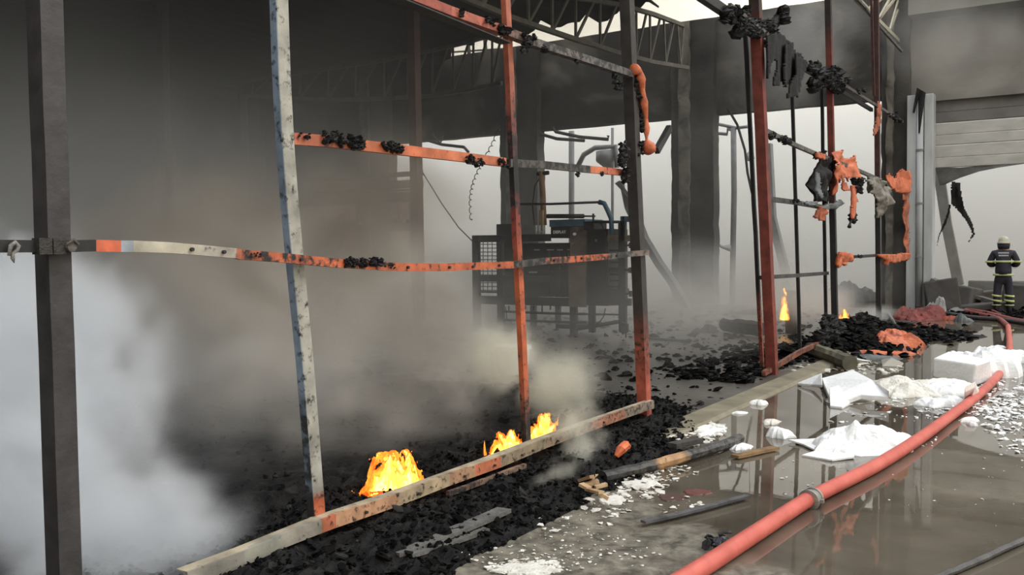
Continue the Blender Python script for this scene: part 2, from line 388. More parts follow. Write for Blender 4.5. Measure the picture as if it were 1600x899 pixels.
# ------------------------------------------------------------------ roof trusses
def lerp(a, b, t): return a + (b - a) * t
def truss(label, chord, X=None, Y=None, tops=None, th=.09, group=None, m=None, webs=14, cut=None, toplast=True):
    """a lattice girder: its curved bottom chord is read at pixels `chord`, web tops at `tops`, in the plane x=X or y=Y"""
    m = m or M_truss
    A = [at(px, py, x=X, y=Y) for px, py in chord]
    root = empty('roof_truss', A[0], label, 'truss', group)
    g = MB(); g.beam(A, th, th); part(g, 'bottom_chord', m, root)
    B = [at(px, py, x=X, y=Y) for px, py in tops]
    if toplast:
        g = MB(); g.beam(B, th, th); part(g, 'top_chord', m, root)
    def ev(L, t):
        k = t * (len(L) - 1); i = min(int(k), len(L) - 2); return L[i].lerp(L[i + 1], k - i)
    for i in range(webs):
        t = (i + .5) / webs
        for tb, tt in ((t, t), (t, min(1, t + .75 / webs))):
            g = MB(); g.beam([ev(A, tb), ev(B, tt)], .055, .04); part(g, 'web_bar', m, root)
    return root
truss('scorched bowed roof truss running up to the right behind the dark post',
      [(560, -65), (640, -30), (720, -5), (800, 28), (885, 57), (970, 84), (1020, 97), (1075, 106)], Y=9.0,
      tops=[(560, -150), (640, -110), (720, -70), (800, -30), (885, -6), (970, 8), (1020, 22), (1068, 40)], webs=16)
truss('faint smoked roof truss with crooked bars deep at the left',
      [(375, 149), (440, 153), (520, 156), (600, 154), (670, 150), (730, 141), (784, 130)], X=20.0,
      tops=[(380, 128), (440, 118), (520, 106), (600, 94), (670, 80), (730, 66), (784, 50)], webs=11, th=.1)
truss('pale truss end with white slats at the top right',
      [(1250, -80), (1295, -45), (1340, 0), (1375, 36), (1415, 76)], Y=4.45,
      tops=[(1290, -120), (1330, -80), (1375, -40), (1400, -12), (1416, 2)], m=M_truss_l, webs=9, th=.09)
# bars standing in the sky gap (purlin stubs on the wall head)
rb = empty('purlin_stub', at(733, 78, x=24.6), 'row of short rafters crossing the lit roof gap at upper left', 'rafter')
for px, a, b_ in ((703, 88, 66), (733, 84, 54), (759, 80, 44), (776, 66, 50)):
    g = MB(); g.beam([at(px, a, x=24.7), at(px - 3, b_, x=24.5)], .09, .08); part(g, 'rafter', M_truss, rb)
g = MB(); g.beam([at(670, 84, x=24.75), at(790, 76, x=24.75)], .05, .05); part(g, 'wall_plate', M_truss, rb)

# ------------------------------------------------------------------ the burnt steel frame
D1 = 3.50
def vert(px0, py0, px1, py1, y=D1, ztop=None, zbot=0.0, n=14, wob=.004):
    a, b = at(px0, py0, y=y), at(px1, py1, y=y)
    if ztop is None: ztop = a.z
    P = []
    for i in range(n + 1):
        z = lerp(ztop, zbot, i / n); t = (z - b.z) / (a.z - b.z)
        P.append(b.lerp(a, t) + Vector((wob * fbm(z, px0, 0, 1.5), wob * fbm(z, px0, 4, 1.5), 0)))
    return P
def colz(P, stops):
    """paint by height: stops = [(z, colour, char)] from the top down, hard changes"""
    out = []
    for p in P:
        for z, c, ch in stops:
            if p.z >= z: break
        out.append((*c, ch))
    return out
def zat(px, py, y=D1): return at(px, py, y=y).z
X3 = Vector((1, 0, 0))
fr = empty('cladding_frame', at(100, 1000, y=D1) * 1, 'burnt painted steel wall frame with bent rails and four posts in the foreground', 'steel frame')
fr.location = (2.16, 3.5, 0)
def post(P, w, h, cols, label=None, root=None, name='post'):
    g = MB(); g.beam(P, w, h, X3, cols); return part(g, name, M_paint, root or fr, label=label)
BRN = (.060, .048, .042)
P = vert(70, 0, 100, 899, ztop=4.6, n=30); post(P, .094, .096, colz(P, [(.28, (.05, .045, .045), .12), (-9, (.45, .07, .04), .35)]), 'thick brown-black post')
# bent post B
pb = [(424, -260), (432, -60), (436, 0), (440, 120), (446, 230), (452, 310), (460, 400), (468, 480), (476, 560), (484, 660), (490, 740), (494, 790), (497, 850), (497, 872)]
B = [at(px, py, y=D1) for px, py in pb]; B[-1].z = 0
D_ = []
for a, b_ in zip(B, B[1:]): D_ += [a.lerp(b_, t / 4) for t in range(4)]
D_.append(B[-1])
zo = zat(494, 766)
g = MB(); g.beam(D_, .078, .048, X3, colz(D_, [(zo, (.40, .385, .33), .30), (zat(497, 820), ORG, .30), (-9, (.25, .09, .05), .5)])); pB = part(g, 'post', M_paint, fr, label='pale bent post with flaking grey-white paint')
# its narrow side is a thin strip coloured bluer, darker lower down
g = MB(); g.beam([p + Vector((-.041, .0, 0)) for p in D_], .004, .045, X3, colz(D_, [(zat(480, 620), (.22, .28, .36), .30), (zo, (.13, .17, .22), .42), (-9, CHR, .5)])); part(g, 'blue_face', M_paint, pB)
P = vert(790, 0, 823, 692, ztop=4.9); post(P, .062, .040, colz(P, [(zat(800, 145), (.42, .12, .07), .2), (zat(803, 240), (.16, .05, .04), .38), (zat(806, 330), CHR, .5), (zat(812, 430), (.28, .055, .035), .30), (zat(818, 640), ORG, .26), (-9, (.10, .06, .05), .45)]), 'slim post with orange lower half')
P = vert(979, 0, 1008, 660, ztop=4.9); post(P, .10, .095, colz(P, [(zat(1004, 540), (.045, .04, .038), .25), (zat(1006, 590), (.30, .075, .045), .38), (-9, (.42, .095, .06), .22)]), 'dark square post with orange foot')
# rails
def rail(pix, th, dep, y, cols, label=None, root=None, name='rail', sub=6, sag=0):
    A = [at(px, py, y=y) for px, py in pix]; Q = []; C = []
    for i, (a, b_) in enumerate(zip(A, A[1:])):
        for t in range(sub):
            Q.append(a.lerp(b_, t / sub)); C.append(cols[i])
    Q.append(A[-1]); C.append(cols[-1])
    # hard colour changes: double the ring at each stop
    Q2, C2 = [Q[0]], [C[0]]
    for i in range(1, len(Q)):
        if C[i] != C[i - 1]:
            Q2.append(Q[i] - (Q[i] - Q[i - 1]) * .04); C2.append(C[i - 1])
        Q2.append(Q[i]); C2.append(C[i])
    g = MB(); g.beam(Q2, th, dep, (0, 0, 1), C2); return part(g, name, M_paint, root or fr, label=label)
CB, CO, CC = (*CHR, .45), (*ORG, .28), (.52, .47, .37, .20)
R1 = rail([(-120, 388), (0, 385), (55, 385), (100, 385), (147, 384), (186, 385), (205, 385), (260, 387), (310, 391), (366, 396), (375, 398), (440, 403), (520, 411), (610, 417), (640, 418), (690, 418), (745, 416), (800, 414), (850, 408), (885, 406), (950, 401), (985, 397), (1012, 395)],
     .047, .03, 3.435, [CB, CB, CB, CB, (.60, .13, .06, .18), (.34, .38, .42, .18), CC, CC, (.50, .45, .38, .26), (.55, .17, .09, .25), (*ORG, .40), (*ORG, .40), (*ORG, .38), (*ORG, .26), (*ORG, .30), (*ORG, .32), (*ORG, .30), (.13, .11, .10, .45), (.35, .12, .07, .42), (*ORG, .38), (.12, .11, .10, .42), (.22, .16, .13, .35), (.22, .16, .13, .35)], 'sagging rail with orange, cream and burnt stretches')
rail([(456, 217), (510, 221), (560, 227), (620, 234), (700, 243), (788, 254)], .060, .035, 3.50, [(.52, .15, .08, .34), (.50, .14, .07, .30), (.60, .165, .07, .22), (.60, .165, .07, .22), (.58, .17, .08, .24), CO], 'orange upper rail', sub=5)
rail([(795, 255), (850, 258), (920, 265), (945, 267), (974, 270)], .055, .035, 3.50, [(.11, .095, .085, .40), (.10, .09, .08, .44), (.62, .19, .09, .2), (.55, .15, .08, .32), CO], 'charred end of the upper rail', sub=5)
rail([(560, -42), (640, -6), (700, 18), (790, 50), (830, 66), (905, 90), (985, 116)], .058, .06, 3.46, [(.30, .07, .045, .3), (.36, .08, .05, .25), (.48, .13, .08, .26), (.30, .16, .12, .36), (.16, .13, .12, .42), (.16, .145, .135, .40), (.15, .14, .13, .4)], 'red-brown top rail sloping down to the dark post')
g = MB(); a, b_ = at(560, -40, y=3.42), at(790, 56, y=3.42); g.beam([a - Vector((0, 0, .05)), b_ - Vector((0, 0, .05))], .008, .09, (0, 0, 1)); part(g, 'top_flange', M_soot_steel, fr)
R4 = rail([(290, 906), (380, 872), (440, 845), (500, 822), (522, 814), (620, 781), (700, 750), (740, 736), (780, 722), (850, 693), (920, 667), (975, 647), (1020, 632)], .072, .03, 3.42,
     [(.28, .26, .22, .25), (.30, .29, .24, .22), (.32, .29, .24, .25), (.50, .15, .075, .30), (.55, .30, .17, .30), (.42, .32, .20, .33), (.42, .24, .14, .33), (.52, .16, .08, .30), (.34, .26, .17, .32), (.34, .24, .16, .34), (.40, .17, .10, .36), (.26, .20, .15, .36), (.3, .2, .14, .3)], 'low rail with bolt holes across the foot of the posts', sub=5)
# flange on the low rail, and its bolt heads
g = MB(); A = [at(px, py, y=3.42) for px, py in [(290, 906), (380, 872), (500, 822), (620, 781), (740, 736), (850, 693), (920, 667), (1020, 632)]]
g.beam([p + Vector((0, .03, .034)) for p in A], .006, .065, (0, 0, 1), [(.45, .38, .27, .25)] * 8); part(g, 'rail_flange', M_paint, R4)
M_bolt = mat('bolt', (.02, .018, .017), (.05, .045, .04), .5, 20)
def bolts(R, pix, y, r=.009, dy=-.018):
    for px, py in pix:
        c = at(px, py, y=y); g = MB(); g.tube([c + Vector((0, dy + .01, 0)), c + Vector((0, dy - .012, 0))], r, 6); part(g, 'bolt', M_bolt, R)
bolts(R4, [(568, 800), (650, 771), (722, 744), (769, 727), (812, 711), (829, 704), (868, 689), (905, 674), (940, 660)], 3.42)
bolts(R1, [(295, 390), (345, 394), (466, 406), (633, 418), (698, 418), (735, 417), (776, 415), (862, 407), (905, 404), (960, 400)], 3.435)
# clamps where the long rail crosses the first post
g = MB()
for px in (66, 88):
    c = at(px, 385, y=3.42); g.box(c, (.052, .05, .062))
part(g, 'rail_clamp', M_bolt, fr)
g = MB(); c = at(106, 386, y=3.41); g.tube([c + Vector((0, .02, 0)), c - Vector((0, .03, 0))], .02, 10); g.tube([c + Vector((-.02, -.03, .01)), c + Vector((.0, -.04, .028)), c + Vector((.025, -.03, .01))], .006, 6); part(g, 'clamp_bolt', mat('rusted_bolt', (.05, .045, .04), (.16, .14, .12), .6, 30), fr)
g = MB(); L = [(14, 400), (17, 384), (24, 379), (29, 385), (27, 391), (20, 396), (20, 404), (22, 411)]
g.tube([at(px, py, y=3.40) for px, py in L], [.006, .009, .009, .009, .007, .007, .008, .002], 7); part(g, 'wire_hook', mat('ash_wire', (.14, .13, .12), (.3, .28, .26), .7, 40), fr, True)
g = MB()
for k in range(70):
    t = rnd() ** .6; g.flake(at(lerp(0, 1010, t), 378 + U(-3, 14), y=3.415), U(.004, .011), .004)
# char lumps crusted on the rails
def lump(pix, y, name='char_crust', n=26, s=.02, root=fr, m=None, spread=6):
    g = MB()
    for px, py, w in pix:
        for k in range(n): g.chunk(at(px + U(-w, w), py + U(-spread, spread), y=y + U(-.015, .01)), s * U(.5, 1.2))
    return tag(part(g, name, m or M_char, root), kind='stuff')
lump([(520, 214, 14), (545, 220, 18), (560, 225, 10)], 3.475, n=40, s=.02, spread=8)
lump([(607, 228, 9), (620, 233, 10)], 3.475, s=.019, n=30)
lump([(735, 250, 6), (750, 253, 6), (788, 256, 8)], 3.475, s=.019, n=16)
lump([(470, 211, 3), (482, 212, 3)], 3.475, s=.012, n=5, spread=3)
lump([(565, 410, 14), (588, 409, 10), (548, 410, 8)], 3.415, s=.015, n=40, spread=6)
lump([(610, 415, 8), (400, 399, 8)], 3.415, s=.008, n=16, spread=4)
lump([(790, 46, 7), (826, 60, 10), (822, 74, 6)], 3.42, s=.03, n=16)
lump([(722, 20, 4), (765, 34, 4), (770, 36, 3)], 3.42, s=.022, n=7)
lump([(962, 122, 4), (966, 135, 4), (850, 75, 4), (905, 92, 4)], 3.45, s=.03, n=7)
lump([(974, 230, 4), (972, 250, 3), (977, 275, 4), (975, 240, 5)], 3.45, s=.035, n=16, spread=9)
lump([(903, 273, 2), (940, 273, 2)], 3.48, s=.02, n=6, spread=3)

# second run of the frame
f2 = empty('cladding_frame', (11.5, 3.5, 0), 'second stretch of burnt steel frame with melted orange rags, right of centre', 'steel frame')
P = vert(1180, 0, 1207, 590, ztop=7.0); post(P, .12, .12, colz(P, [(zat(1182, 60), CHR, .3), (zat(1190, 420), (.20, .045, .032), .16), (-9, (.23, .05, .035), .26)]), 'thick dark red post', f2)
def slim(px0, py0, px1, py1, w, y=3.62, stops=None, ztop=None, zbot=0, label=None):
    P = vert(px0, py0, px1, py1, y=y, ztop=ztop, zbot=zbot, n=12)
    return post(P, w, w, colz(P, stops or [(-9, CHR, .3)]), label, f2, 'slim_post')
slim(1164, 40, 1191, 575, .045, 3.72, [(zat(1180, 480, 3.7), CHR, .3), (-9, (.35, .09, .05), .36)])
slim(1238, 150, 1250, 540, .042)
slim(1284, 130, 1291, 520, .045, 3.7)
P = vert(1294, 0, 1305, 520, ztop=7.6); post(P, .085, .085, colz(P, [(zat(1296, 60), (.03, .022, .02), .3), (zat(1298, 275), (.19, .045, .033), .2), (-9, CHR, .3)]), 'dark red post hung with orange rags', f2)
P = vert(1369, 0, 1373, 500, ztop=8.0); post(P, .085, .085, colz(P, [(zat(1370, 300), (.075, .035, .03), .3), (-9, CHR, .3)]), None, f2)
P = vert(1362, 20, 1366, 160, ztop=7.6, zbot=zat(1366, 150)); post(P, .04, .04, colz(P, [(-9, (.08, .03, .026), .3)]), None, f2, 'slim_post')
g = MB(); a, b_ = at(1375, 170, y=3.5), at(1376, 420, y=3.5); g.beam([a, b_], .03, .02, X3); part(g, 'pale_strip', M_white, f2)
def rail2(pix, th, y=3.5, col=(*CHR, .35), rag=0, name='rail', label=None):
    return rail(pix, th, th * .8, y, [col] * len(pix), label, f2, name, 5)
rail2([(1020, -60), (1100, -4), (1150, 30), (1185, 52)], .10, 3.5)
rail2([(1140, 8), (1175, 34), (1240, 88), (1300, 121), (1345, 150), (1410, 190)], .045, 3.44, (.12, .11, .10, .36))
rail2([(1185, 62), (1250, 103), (1300, 134), (1362, 172)], .06, 3.56)
rail2([(1190, 50), (1226, 19)], .075, 3.5)
rail2([(1330, -12), (1350, 10), (1375, 42), (1409, 80)], .05, 3.6, (.14, .13, .12, .36))
rail2([(1195, 204), (1240, 226), (1275, 241), (1330, 262), (1372, 280)], .055, 3.46, (.15, .14, .12, .36))
rail2([(1200, 311), (1240, 316), (1290, 325)], .06, 3.5, (.09, .085, .078, .4))
rail2([(1188, 434), (1240, 431), (1293, 427)], .05, 3.6, (.07, .065, .06, .35))
rail2([(1308, 402), (1345, 401), (1372, 399), (1420, 400)], .05, 3.5, (.06, .05, .05, .4))
rail2([(1193, 584), (1220, 568), (1250, 550), (1290, 532)], .06, 3.5, (.30, .10, .06, .38), name='sill_rail')
lump([(1150, 22, 22), (1165, 42, 14), (1195, 46, 16), (1225, 22, 3)], 3.46, n=60, s=.07, root=f2, spread=11)
lump([(1290, 118, 16), (1307, 112, 10), (1300, 130, 16), (1272, 105, 8), (1275, 134, 7), (1308, 136, 8)], 3.42, n=26, s=.075, root=f2, spread=7)
lump([(1248, 92, 6), (1325, 126, 5), (1345, 142, 6), (1262, 100, 6), (1395, 180, 8), (1404, 186, 6)], 3.42, n=12, s=.04, root=f2, spread=4)
lump([(1205, 212, 6), (1222, 218, 6), (1232, 221, 5), (1285, 240, 5), (1275, 244, 5)], 3.44, n=14, s=.04, root=f2, spread=4)
lump([(1245, 314, 5), (1345, 401, 5), (1330, 402, 3)], 3.44, n=8, s=.03, root=f2, spread=2)
lump([(1298, 505, 12), (1306, 520, 14), (1290, 532, 12)], 3.5, n=40, s=.09, root=f2, spread=12)

# ------------------------------------------------------------------ smoke (real volumes: baked density grids)
class F:
    """a little node algebra for density fields"""
    def __init__(s, t, k): s.t, s.k = t, k
    def _m(s, op, a, b=None, c=None, clamp=False):
        n = s.t.nodes.new('ShaderNodeMath'); n.operation = op; n.use_clamp = clamp
        for i, q in enumerate((a, b, c)):
            if q is None: continue
            if isinstance(q, F): s.t.links.new(q.k, n.inputs[i])
            else: n.inputs[i].default_value = q
        return F(s.t, n.outputs[0])
    def __add__(s, o): return s._m('ADD', s, o)
    def __radd__(s, o): return s._m('ADD', s, o)
    def __sub__(s, o): return s._m('SUBTRACT', s, o)
    def __rsub__(s, o): return s._m('SUBTRACT', o, s)
    def __mul__(s, o): return s._m('MULTIPLY', s, o)
    def __rmul__(s, o): return s._m('MULTIPLY', s, o)
    def __truediv__(s, o): return s._m('DIVIDE', s, o)
    def max(s, o): return s._m('MAXIMUM', s, o)
    def min(s, o): return s._m('MINIMUM', s, o)
    def pow(s, o): return s._m('POWER', s, o)
    def sqrt(s): return s._m('SQRT', s)
    def clamp(s): return s._m('ADD', s, 0.0, clamp=True)
    def step(s, a, b):
        n = s.t.nodes.new('ShaderNodeMapRange'); n.interpolation_type = 'SMOOTHSTEP'
        s.t.links.new(s.k, n.inputs['Value']); n.inputs['From Min'].default_value = a; n.inputs['From Max'].default_value = b
        return F(s.t, n.outputs[0])
def field_tree(name, field, lo, hi, res, m=None, iso=None):
    ng = bpy.data.node_groups.new(name, 'GeometryNodeTree')
    ng.interface.new_socket('Geometry', in_out='INPUT', socket_type='NodeSocketGeometry')
    ng.interface.new_socket('Geometry', in_out='OUTPUT', socket_type='NodeSocketGeometry')
    N, L = ng.nodes, ng.links
    out = N.new('NodeGroupOutput'); vc = N.new('GeometryNodeVolumeCube')
    pos = N.new('GeometryNodeInputPosition'); sx = N.new('ShaderNodeSeparateXYZ'); L.new(pos.outputs[0], sx.inputs[0])
    X, Y, Z = (F(ng, sx.outputs[i]) for i in range(3))
    def nz(scale, detail=3, rough=.55, dist=0., off=(0, 0, 0), st=(1, 1, 1)):
        v = N.new('ShaderNodeVectorMath'); v.operation = 'MULTIPLY_ADD'; L.new(pos.outputs[0], v.inputs[0])
        v.inputs[1].default_value = st; v.inputs[2].default_value = off
        n = N.new('ShaderNodeTexNoise'); n.inputs['Scale'].default_value = scale; n.inputs['Detail'].default_value = detail
        n.inputs['Roughness'].default_value = rough; n.inputs['Distortion'].default_value = dist
        L.new(v.outputs[0], n.inputs['Vector']); return F(ng, n.outputs[0])
    def blob(c, r):
        """1 at the centre of an ellipsoid, 0 on it, negative outside"""
        q = None
        for A, cc, rr in zip((X, Y, Z), c, r):
            d = (A - cc) / rr; d = d * d; q = d if q is None else q + d
        return 1.0 - q.sqrt()
    den = field(X, Y, Z, nz, blob)
    L.new(den.k, vc.inputs['Density'])
    vc.inputs['Min'].default_value = lo; vc.inputs['Max'].default_value = hi
    for i, a in enumerate(('X', 'Y', 'Z')): vc.inputs['Resolution ' + a].default_value = max(6, int((hi[i] - lo[i]) / res))
    if iso is None:
        sm = N.new('GeometryNodeSetMaterial'); sm.inputs['Material'].default_value = m
        L.new(vc.outputs[0], sm.inputs[0]); L.new(sm.outputs[0], out.inputs[0])
    else:
        vm = N.new('GeometryNodeVolumeToMesh'); vm.inputs['Threshold'].default_value = iso
        L.new(vc.outputs[0], vm.inputs[0]); L.new(vm.outputs[0], out.inputs[0])
    return ng
def smoke_mat(name, color, albedo, aniso=.2, dens=1.0):
    m = bpy.data.materials.new(name); m.use_nodes = True; n, l = m.node_tree.nodes, m.node_tree.links; n.clear()
    o = n.new('ShaderNodeOutputMaterial'); a = n.new('ShaderNodeAttribute'); a.attribute_name = 'density'
    k = n.new('ShaderNodeMath'); k.operation = 'MULTIPLY'; k.inputs[1].default_value = dens; l.new(a.outputs['Fac'], k.inputs[0])
    v = n.new('ShaderNodeVolumePrincipled'); v.inputs['Density Attribute'].default_value = ''
    v.inputs['Color'].default_value = (*[c * albedo for c in color], 1); v.inputs['Anisotropy'].default_value = aniso
    l.new(k.outputs[0], v.inputs['Density']); l.new(v.outputs[0], o.inputs['Volume']); return m
def smoke(name, lo, hi, res, field, m, label, cat='smoke'):
    g = MB(); g.box2(lo, hi); o = g.build(name, m)
    md = o.modifiers.new('density', 'NODES'); md.node_group = field_tree(name, field, lo, hi, res, m)
    return tag(o, label, cat, kind='stuff')
def haze_box(name, lo, hi, color, dens, label, aniso=.1):
    m = bpy.data.materials.new(name); m.use_nodes = True; n, l = m.node_tree.nodes, m.node_tree.links; n.clear()
    o = n.new('ShaderNodeOutputMaterial'); v = n.new('ShaderNodeVolumePrincipled')
    v.inputs['Color'].default_value = (*color, 1); v.inputs['Density'].default_value = dens; v.inputs['Anisotropy'].default_value = aniso
    l.new(v.outputs[0], o.inputs['Volume'])
    g = MB(); g.box2(lo, hi); ob = g.build(name, m); return tag(ob, label, 'haze', kind='stuff')

haze_box('outdoor_haze', (27.4, -14, 0.02), (48, 34, 7.4), (.84, .83, .80), .16, 'pale haze filling the lit ground beyond the end wall openings')
haze_box('indoor_haze', (-7.8, 5.0, .02), (24.5, 33.9, 4.85), (.86, .85, .82), .007, 'thin haze hanging through the whole hall')
haze_box('roof_shade_smoke', (-7.8, 6.5, 4.9), (19.5, 33.9, 8.1), (.10, .10, .105), .075, 'dark smoke layer added to deepen the shade under the roof')  # absorbing volume added to darken the unlit space under the roof

M_fill = smoke_mat('grey_smoke', (.975, .99, 1.0), .92, .3)
def f_fill(X, Y, Z, nz, blob):
    n = nz(.22, 4, .55, .6)
    dep = Y.step(9.0, 19.0)                                 # thickens into the building
    left = 1.0 - (X - Y * .85).step(-2.0, 6.0)              # and toward its near left side
    top = 1.0 - (Z + (nz(.16, 3) - .5) * 5.0).step(2.4, 4.7)
    low = 1.0 - Z.step(.8, 3.0)
    return ((n - .36 + left * .16) * 2.4).clamp() * (dep * .075 + left * .15 + left * low * .16) * top
smoke('grey_smoke', (-3, 6.5, .05), (24, 30, 7.0), .30, f_fill, M_fill, 'deep bank of grey smoke filling the left side of the hall')

M_wsm = smoke_mat('white_smoke', (.935, .965, 1.0), 1.0, .0)
L1, L2, L3, L4 = at(20, 650, d=5.6), at(205, 880, d=4.55), at(40, 520, d=7.0), at(60, 800, d=5.0)
def f_left(X, Y, Z, nz, blob):
    n = nz(1.9, 6, .64, .8); n2 = nz(.6, 2)
    b = blob(L1, (.80, .9, 1.0)).max(blob(L2, (.60, .55, .42))).max(blob(L3, (.85, 1.0, .75))).max(blob(L4, (.55, .6, .55)))
    return ((b * 1.5 + (n - .52) * 5.0 + (n2 - .5) * 1.0) * 1.4).clamp() * 3.8 * (b + .35).step(0, .4) + (blob((3.6, 6.3, .3), (2.3, 1.9, 1.3)) + (n - .5) * 3.4).clamp() * .22
smoke('white_smoke', (-1.0, 3.66, .04), (5.9, 8.4, 3.6), .07, f_left, M_wsm, 'dense white smoke rolling up behind the thick dark post at lower left')
# brown-grey smoke off the brightest flames, leaning left and back, and pale smoke off the second flames
M_bsm = smoke_mat('brown_smoke', (.96, .86, .74), .50, .1)
A0 = at(615, 700, y=5.2)
def f_brown(X, Y, Z, nz, blob):
    n = nz(1.0, 5, .6, .9)
    b = blob((A0.x + .1, 5.1, .95), (.55, .7, .75)).max(blob((A0.x + .6, 6.2, 1.7), (1.1, 1.2, .95))).max(blob((A0.x - .7, 6.6, 1.5), (1.5, 1.3, 1.0)))
    return ((b * 1.4 + (n - .5) * 4.0) * 1.2).clamp() * 1.0
smoke('brown_smoke', (2.6, 4.3, .25), (7.6, 8.4, 3.4), .08, f_brown, M_bsm, 'brown-grey smoke rising from the brightest flames')
M_psm = smoke_mat('pale_smoke', (1, .96, .90), .98, .1)
def f_pale(X, Y, Z, nz, blob):
    n = nz(1.1, 5, .6, .9)
    b = blob((6.0, 5.0, .35), (1.2, .8, .75)).max(blob((6.8, 6.1, .9), (1.9, 1.3, .9))).max(blob((5.4, 6.2, 1.1), (1.3, 1.1, 1.0))).max(blob((8.6, 6.2, .3), (1.3, 1.3, .6)))
    return ((b * 1.2 + (n - .52) * 4.0) * 1.1).clamp() * .95
smoke('pale_smoke', (4.2, 3.9, .12), (10.6, 8.0, 2.5), .08, f_pale, M_psm, 'pale warm smoke drifting round the slim post from the second flames')
M_ysm = smoke_mat('yellowish_smoke', (1, .98, .86), .98, .0)
def f_yel(X, Y, Z, nz, blob):
    n = nz(3.2, 5, .62, .9)
    b = blob((5.8, 3.2, .16), (.42, .16, .15)).max(blob((6.1, 3.35, .30), (.36, .16, .13))).max(blob((5.3, 3.05, .12), (.35, .10, .07)))
    return ((b * 1.2 + (n - .52) * 5.0) * 1.2).clamp() * 3.6 * (b + .3).step(0, .3)
smoke('yellowish_smoke', (4.7, 2.85, .04), (6.8, 3.9, .78), .028, f_yel, M_ysm, 'yellowish wisps curling over the heap below the low rail')
def f_yel2(X, Y, Z, nz, blob):
    n = nz(2.6, 5, .62, .9)
    b = blob((7.3, 4.2, .35), (.6, .35, .35)).max(blob((6.9, 4.6, .65), (.5, .4, .35)))
    return ((b * 1.5 + (n - .5) * 3.2) * 1.2).clamp() * 2.6
smoke('yellowish_smoke', (6.1, 3.6, .05), (8.2, 5.3, 1.25), .04, f_yel2, M_ysm, 'yellowish wisp rising left of the dark square post foot')
# low ground smoke across the middle and right bays
M_gsm = smoke_mat('ground_smoke', (1, .98, .94), .98, .4)
def f_ground(X, Y, Z, nz, blob):
    n = nz(.42, 4, .6, .7, (3, 1, 0), (1, 1, 1.6))
    low = 1.0 - (Z + (n - .5) * 2.2).step(.4, 2.0)
    return ((n - .39) * 2.6).clamp() * low * .44 * X.step(9.5, 14) * (1.0 - X.step(25.5, 26.8)) * (Y - 3.6).step(0, 2.2)
smoke('ground_smoke', (9, 3.7, .04), (27, 20, 2.9), .16, f_ground, M_gsm, 'pale low smoke lying on the hall floor around the column and machine')
def f_right(X, Y, Z, nz, blob):
    n = nz(1.5, 5, .6, .9)
    b = blob((15.9, 4.1, .65), (1.5, .6, .35)).max(blob((14.9, 4.6, 1.0), (.9, .7, .7))).max(blob((17.6, 3.6, .35), (1.5, .4, .16)))
    return ((b * 1.5 + (n - .5) * 3.0) * 1.1).clamp() * 1.0
smoke('pale_smoke', (13.6, 3.1, .10), (19.4, 5.4, 2.0), .07, f_right, M_gsm, 'thin grey smoke trailing over the burnt pile in the right bay')
def f_high(X, Y, Z, nz, blob):
    n = nz(.7, 4, .6, .8)
    b = blob((23.2, 6.3, 6.6), (1.6, 2.4, 1.6)).max(blob((22.6, 3.0, 6.2), (1.4, 2.2, 1.1)))
    return ((b * 1.3 + (n - .5) * 2.6) * 1.2).clamp() * .13
smoke('thin_smoke', (20.8, .6, 4.6), (24.9, 8.9, 8.4), .16, f_high, M_gsm, 'thin smoke curling up past the wall head and eave at upper right')

# ------------------------------------------------------------------ ash bed and heaps of charred debris
def edge_y(x): return 2.78 + .16 * fbm(x, 0, 7, 1.1) + .07 * fbm(x, 3, 7, 4) + (max(0, 3.4 - x) * .0) + max(0, x - 6.7) * .35
def heap_h(x, y):
    e = edge_y(x)
    far = y - e
    if y < 3.36 and (far < 0 or x > 8.4) and not (14.0 < x < 19.5 and y > 2.9 + .2 * fbm(x, 8, 0, 1)): return -.06
    nn = .5 + .5 * fbm(x, y, 0, 1.4)
    fine = fbm(x, y, 5, 7) * .022 + abs(fbm(x, y, 9, 15)) * .018
    if x < 9.2: fine *= min(1, max(.1, far / .2))
    heap = 0
    if x < 9.2:
        k = min(1, max(0, far / .35)) * (1 - min(1, max(0, (y - 3.7) / 1.2)))
        k *= min(1, max(0, (9.0 - x) / .7))
        heap = .075 * k * (.2 + nn)
    if 14.0 < x < 19.5:
        k = math.exp(-((x - 16.3) / 1.5) ** 2 - ((y - 3.5) / .5) ** 2); heap = max(heap, .34 * k * (.5 + nn))
    thick = .022 * (1 - min(1, max(0, (x - 8.0) / 5))) + .006
    if x < 9.2: thick *= min(1, max(0, far / .3))
    base = thick * (.7 + nn) + fine * (1 if x < 9 else max(.25, 1 - (x - 9) * .12)) - (0 if x < 8.5 else .035 * min(1, (x - 8.5)))
    return max(base, .004 if x < 8 else -.06) + heap + (fine * .8 if heap > .02 else 0)
g = MB(); NX, NY = 330, 300
gx = [0.8 + 21.5 * (i / NX) ** 1.55 for i in range(NX + 1)]; gy = [2.45 + 16 * (j / NY) ** 1.8 for j in range(NY + 1)]
HH = {}
for i, x in enumerate(gx):
    for j, y in enumerate(gy): HH[i, j] = heap_h(x, y)
g.v = [(x, y, HH[i, j]) for i, x in enumerate(gx) for j, y in enumerate(gy)]; m_ = NY + 1
g.f = [(m_ * i + j, m_ * i + m_ + j, m_ * i + m_ + j + 1, m_ * i + j + 1) for i in range(NX) for j in range(NY) if max(HH[i, j], HH[i + 1, j], HH[i, j + 1], HH[i + 1, j + 1]) > -.05]
g.c = [None] * len(g.v)
M_ash = mat('wet_ash', (.004, .004, .004), (.036, .034, .033), .75, 9, .6, .9, bscale=5, c3=(.012, .0115, .0115), spec=.1)
ash = g.build('ash_bed', M_ash); tag(ash, 'wet black ash and cinders covering the hall floor and heaped along the frame', 'ash', kind='stuff')
M_cind = paint_mat('cinder', .75, 30, (.005, .005, .005), .8)
M_cind.node_tree.nodes['Principled BSDF'].inputs['Specular IOR Level'].default_value = .05
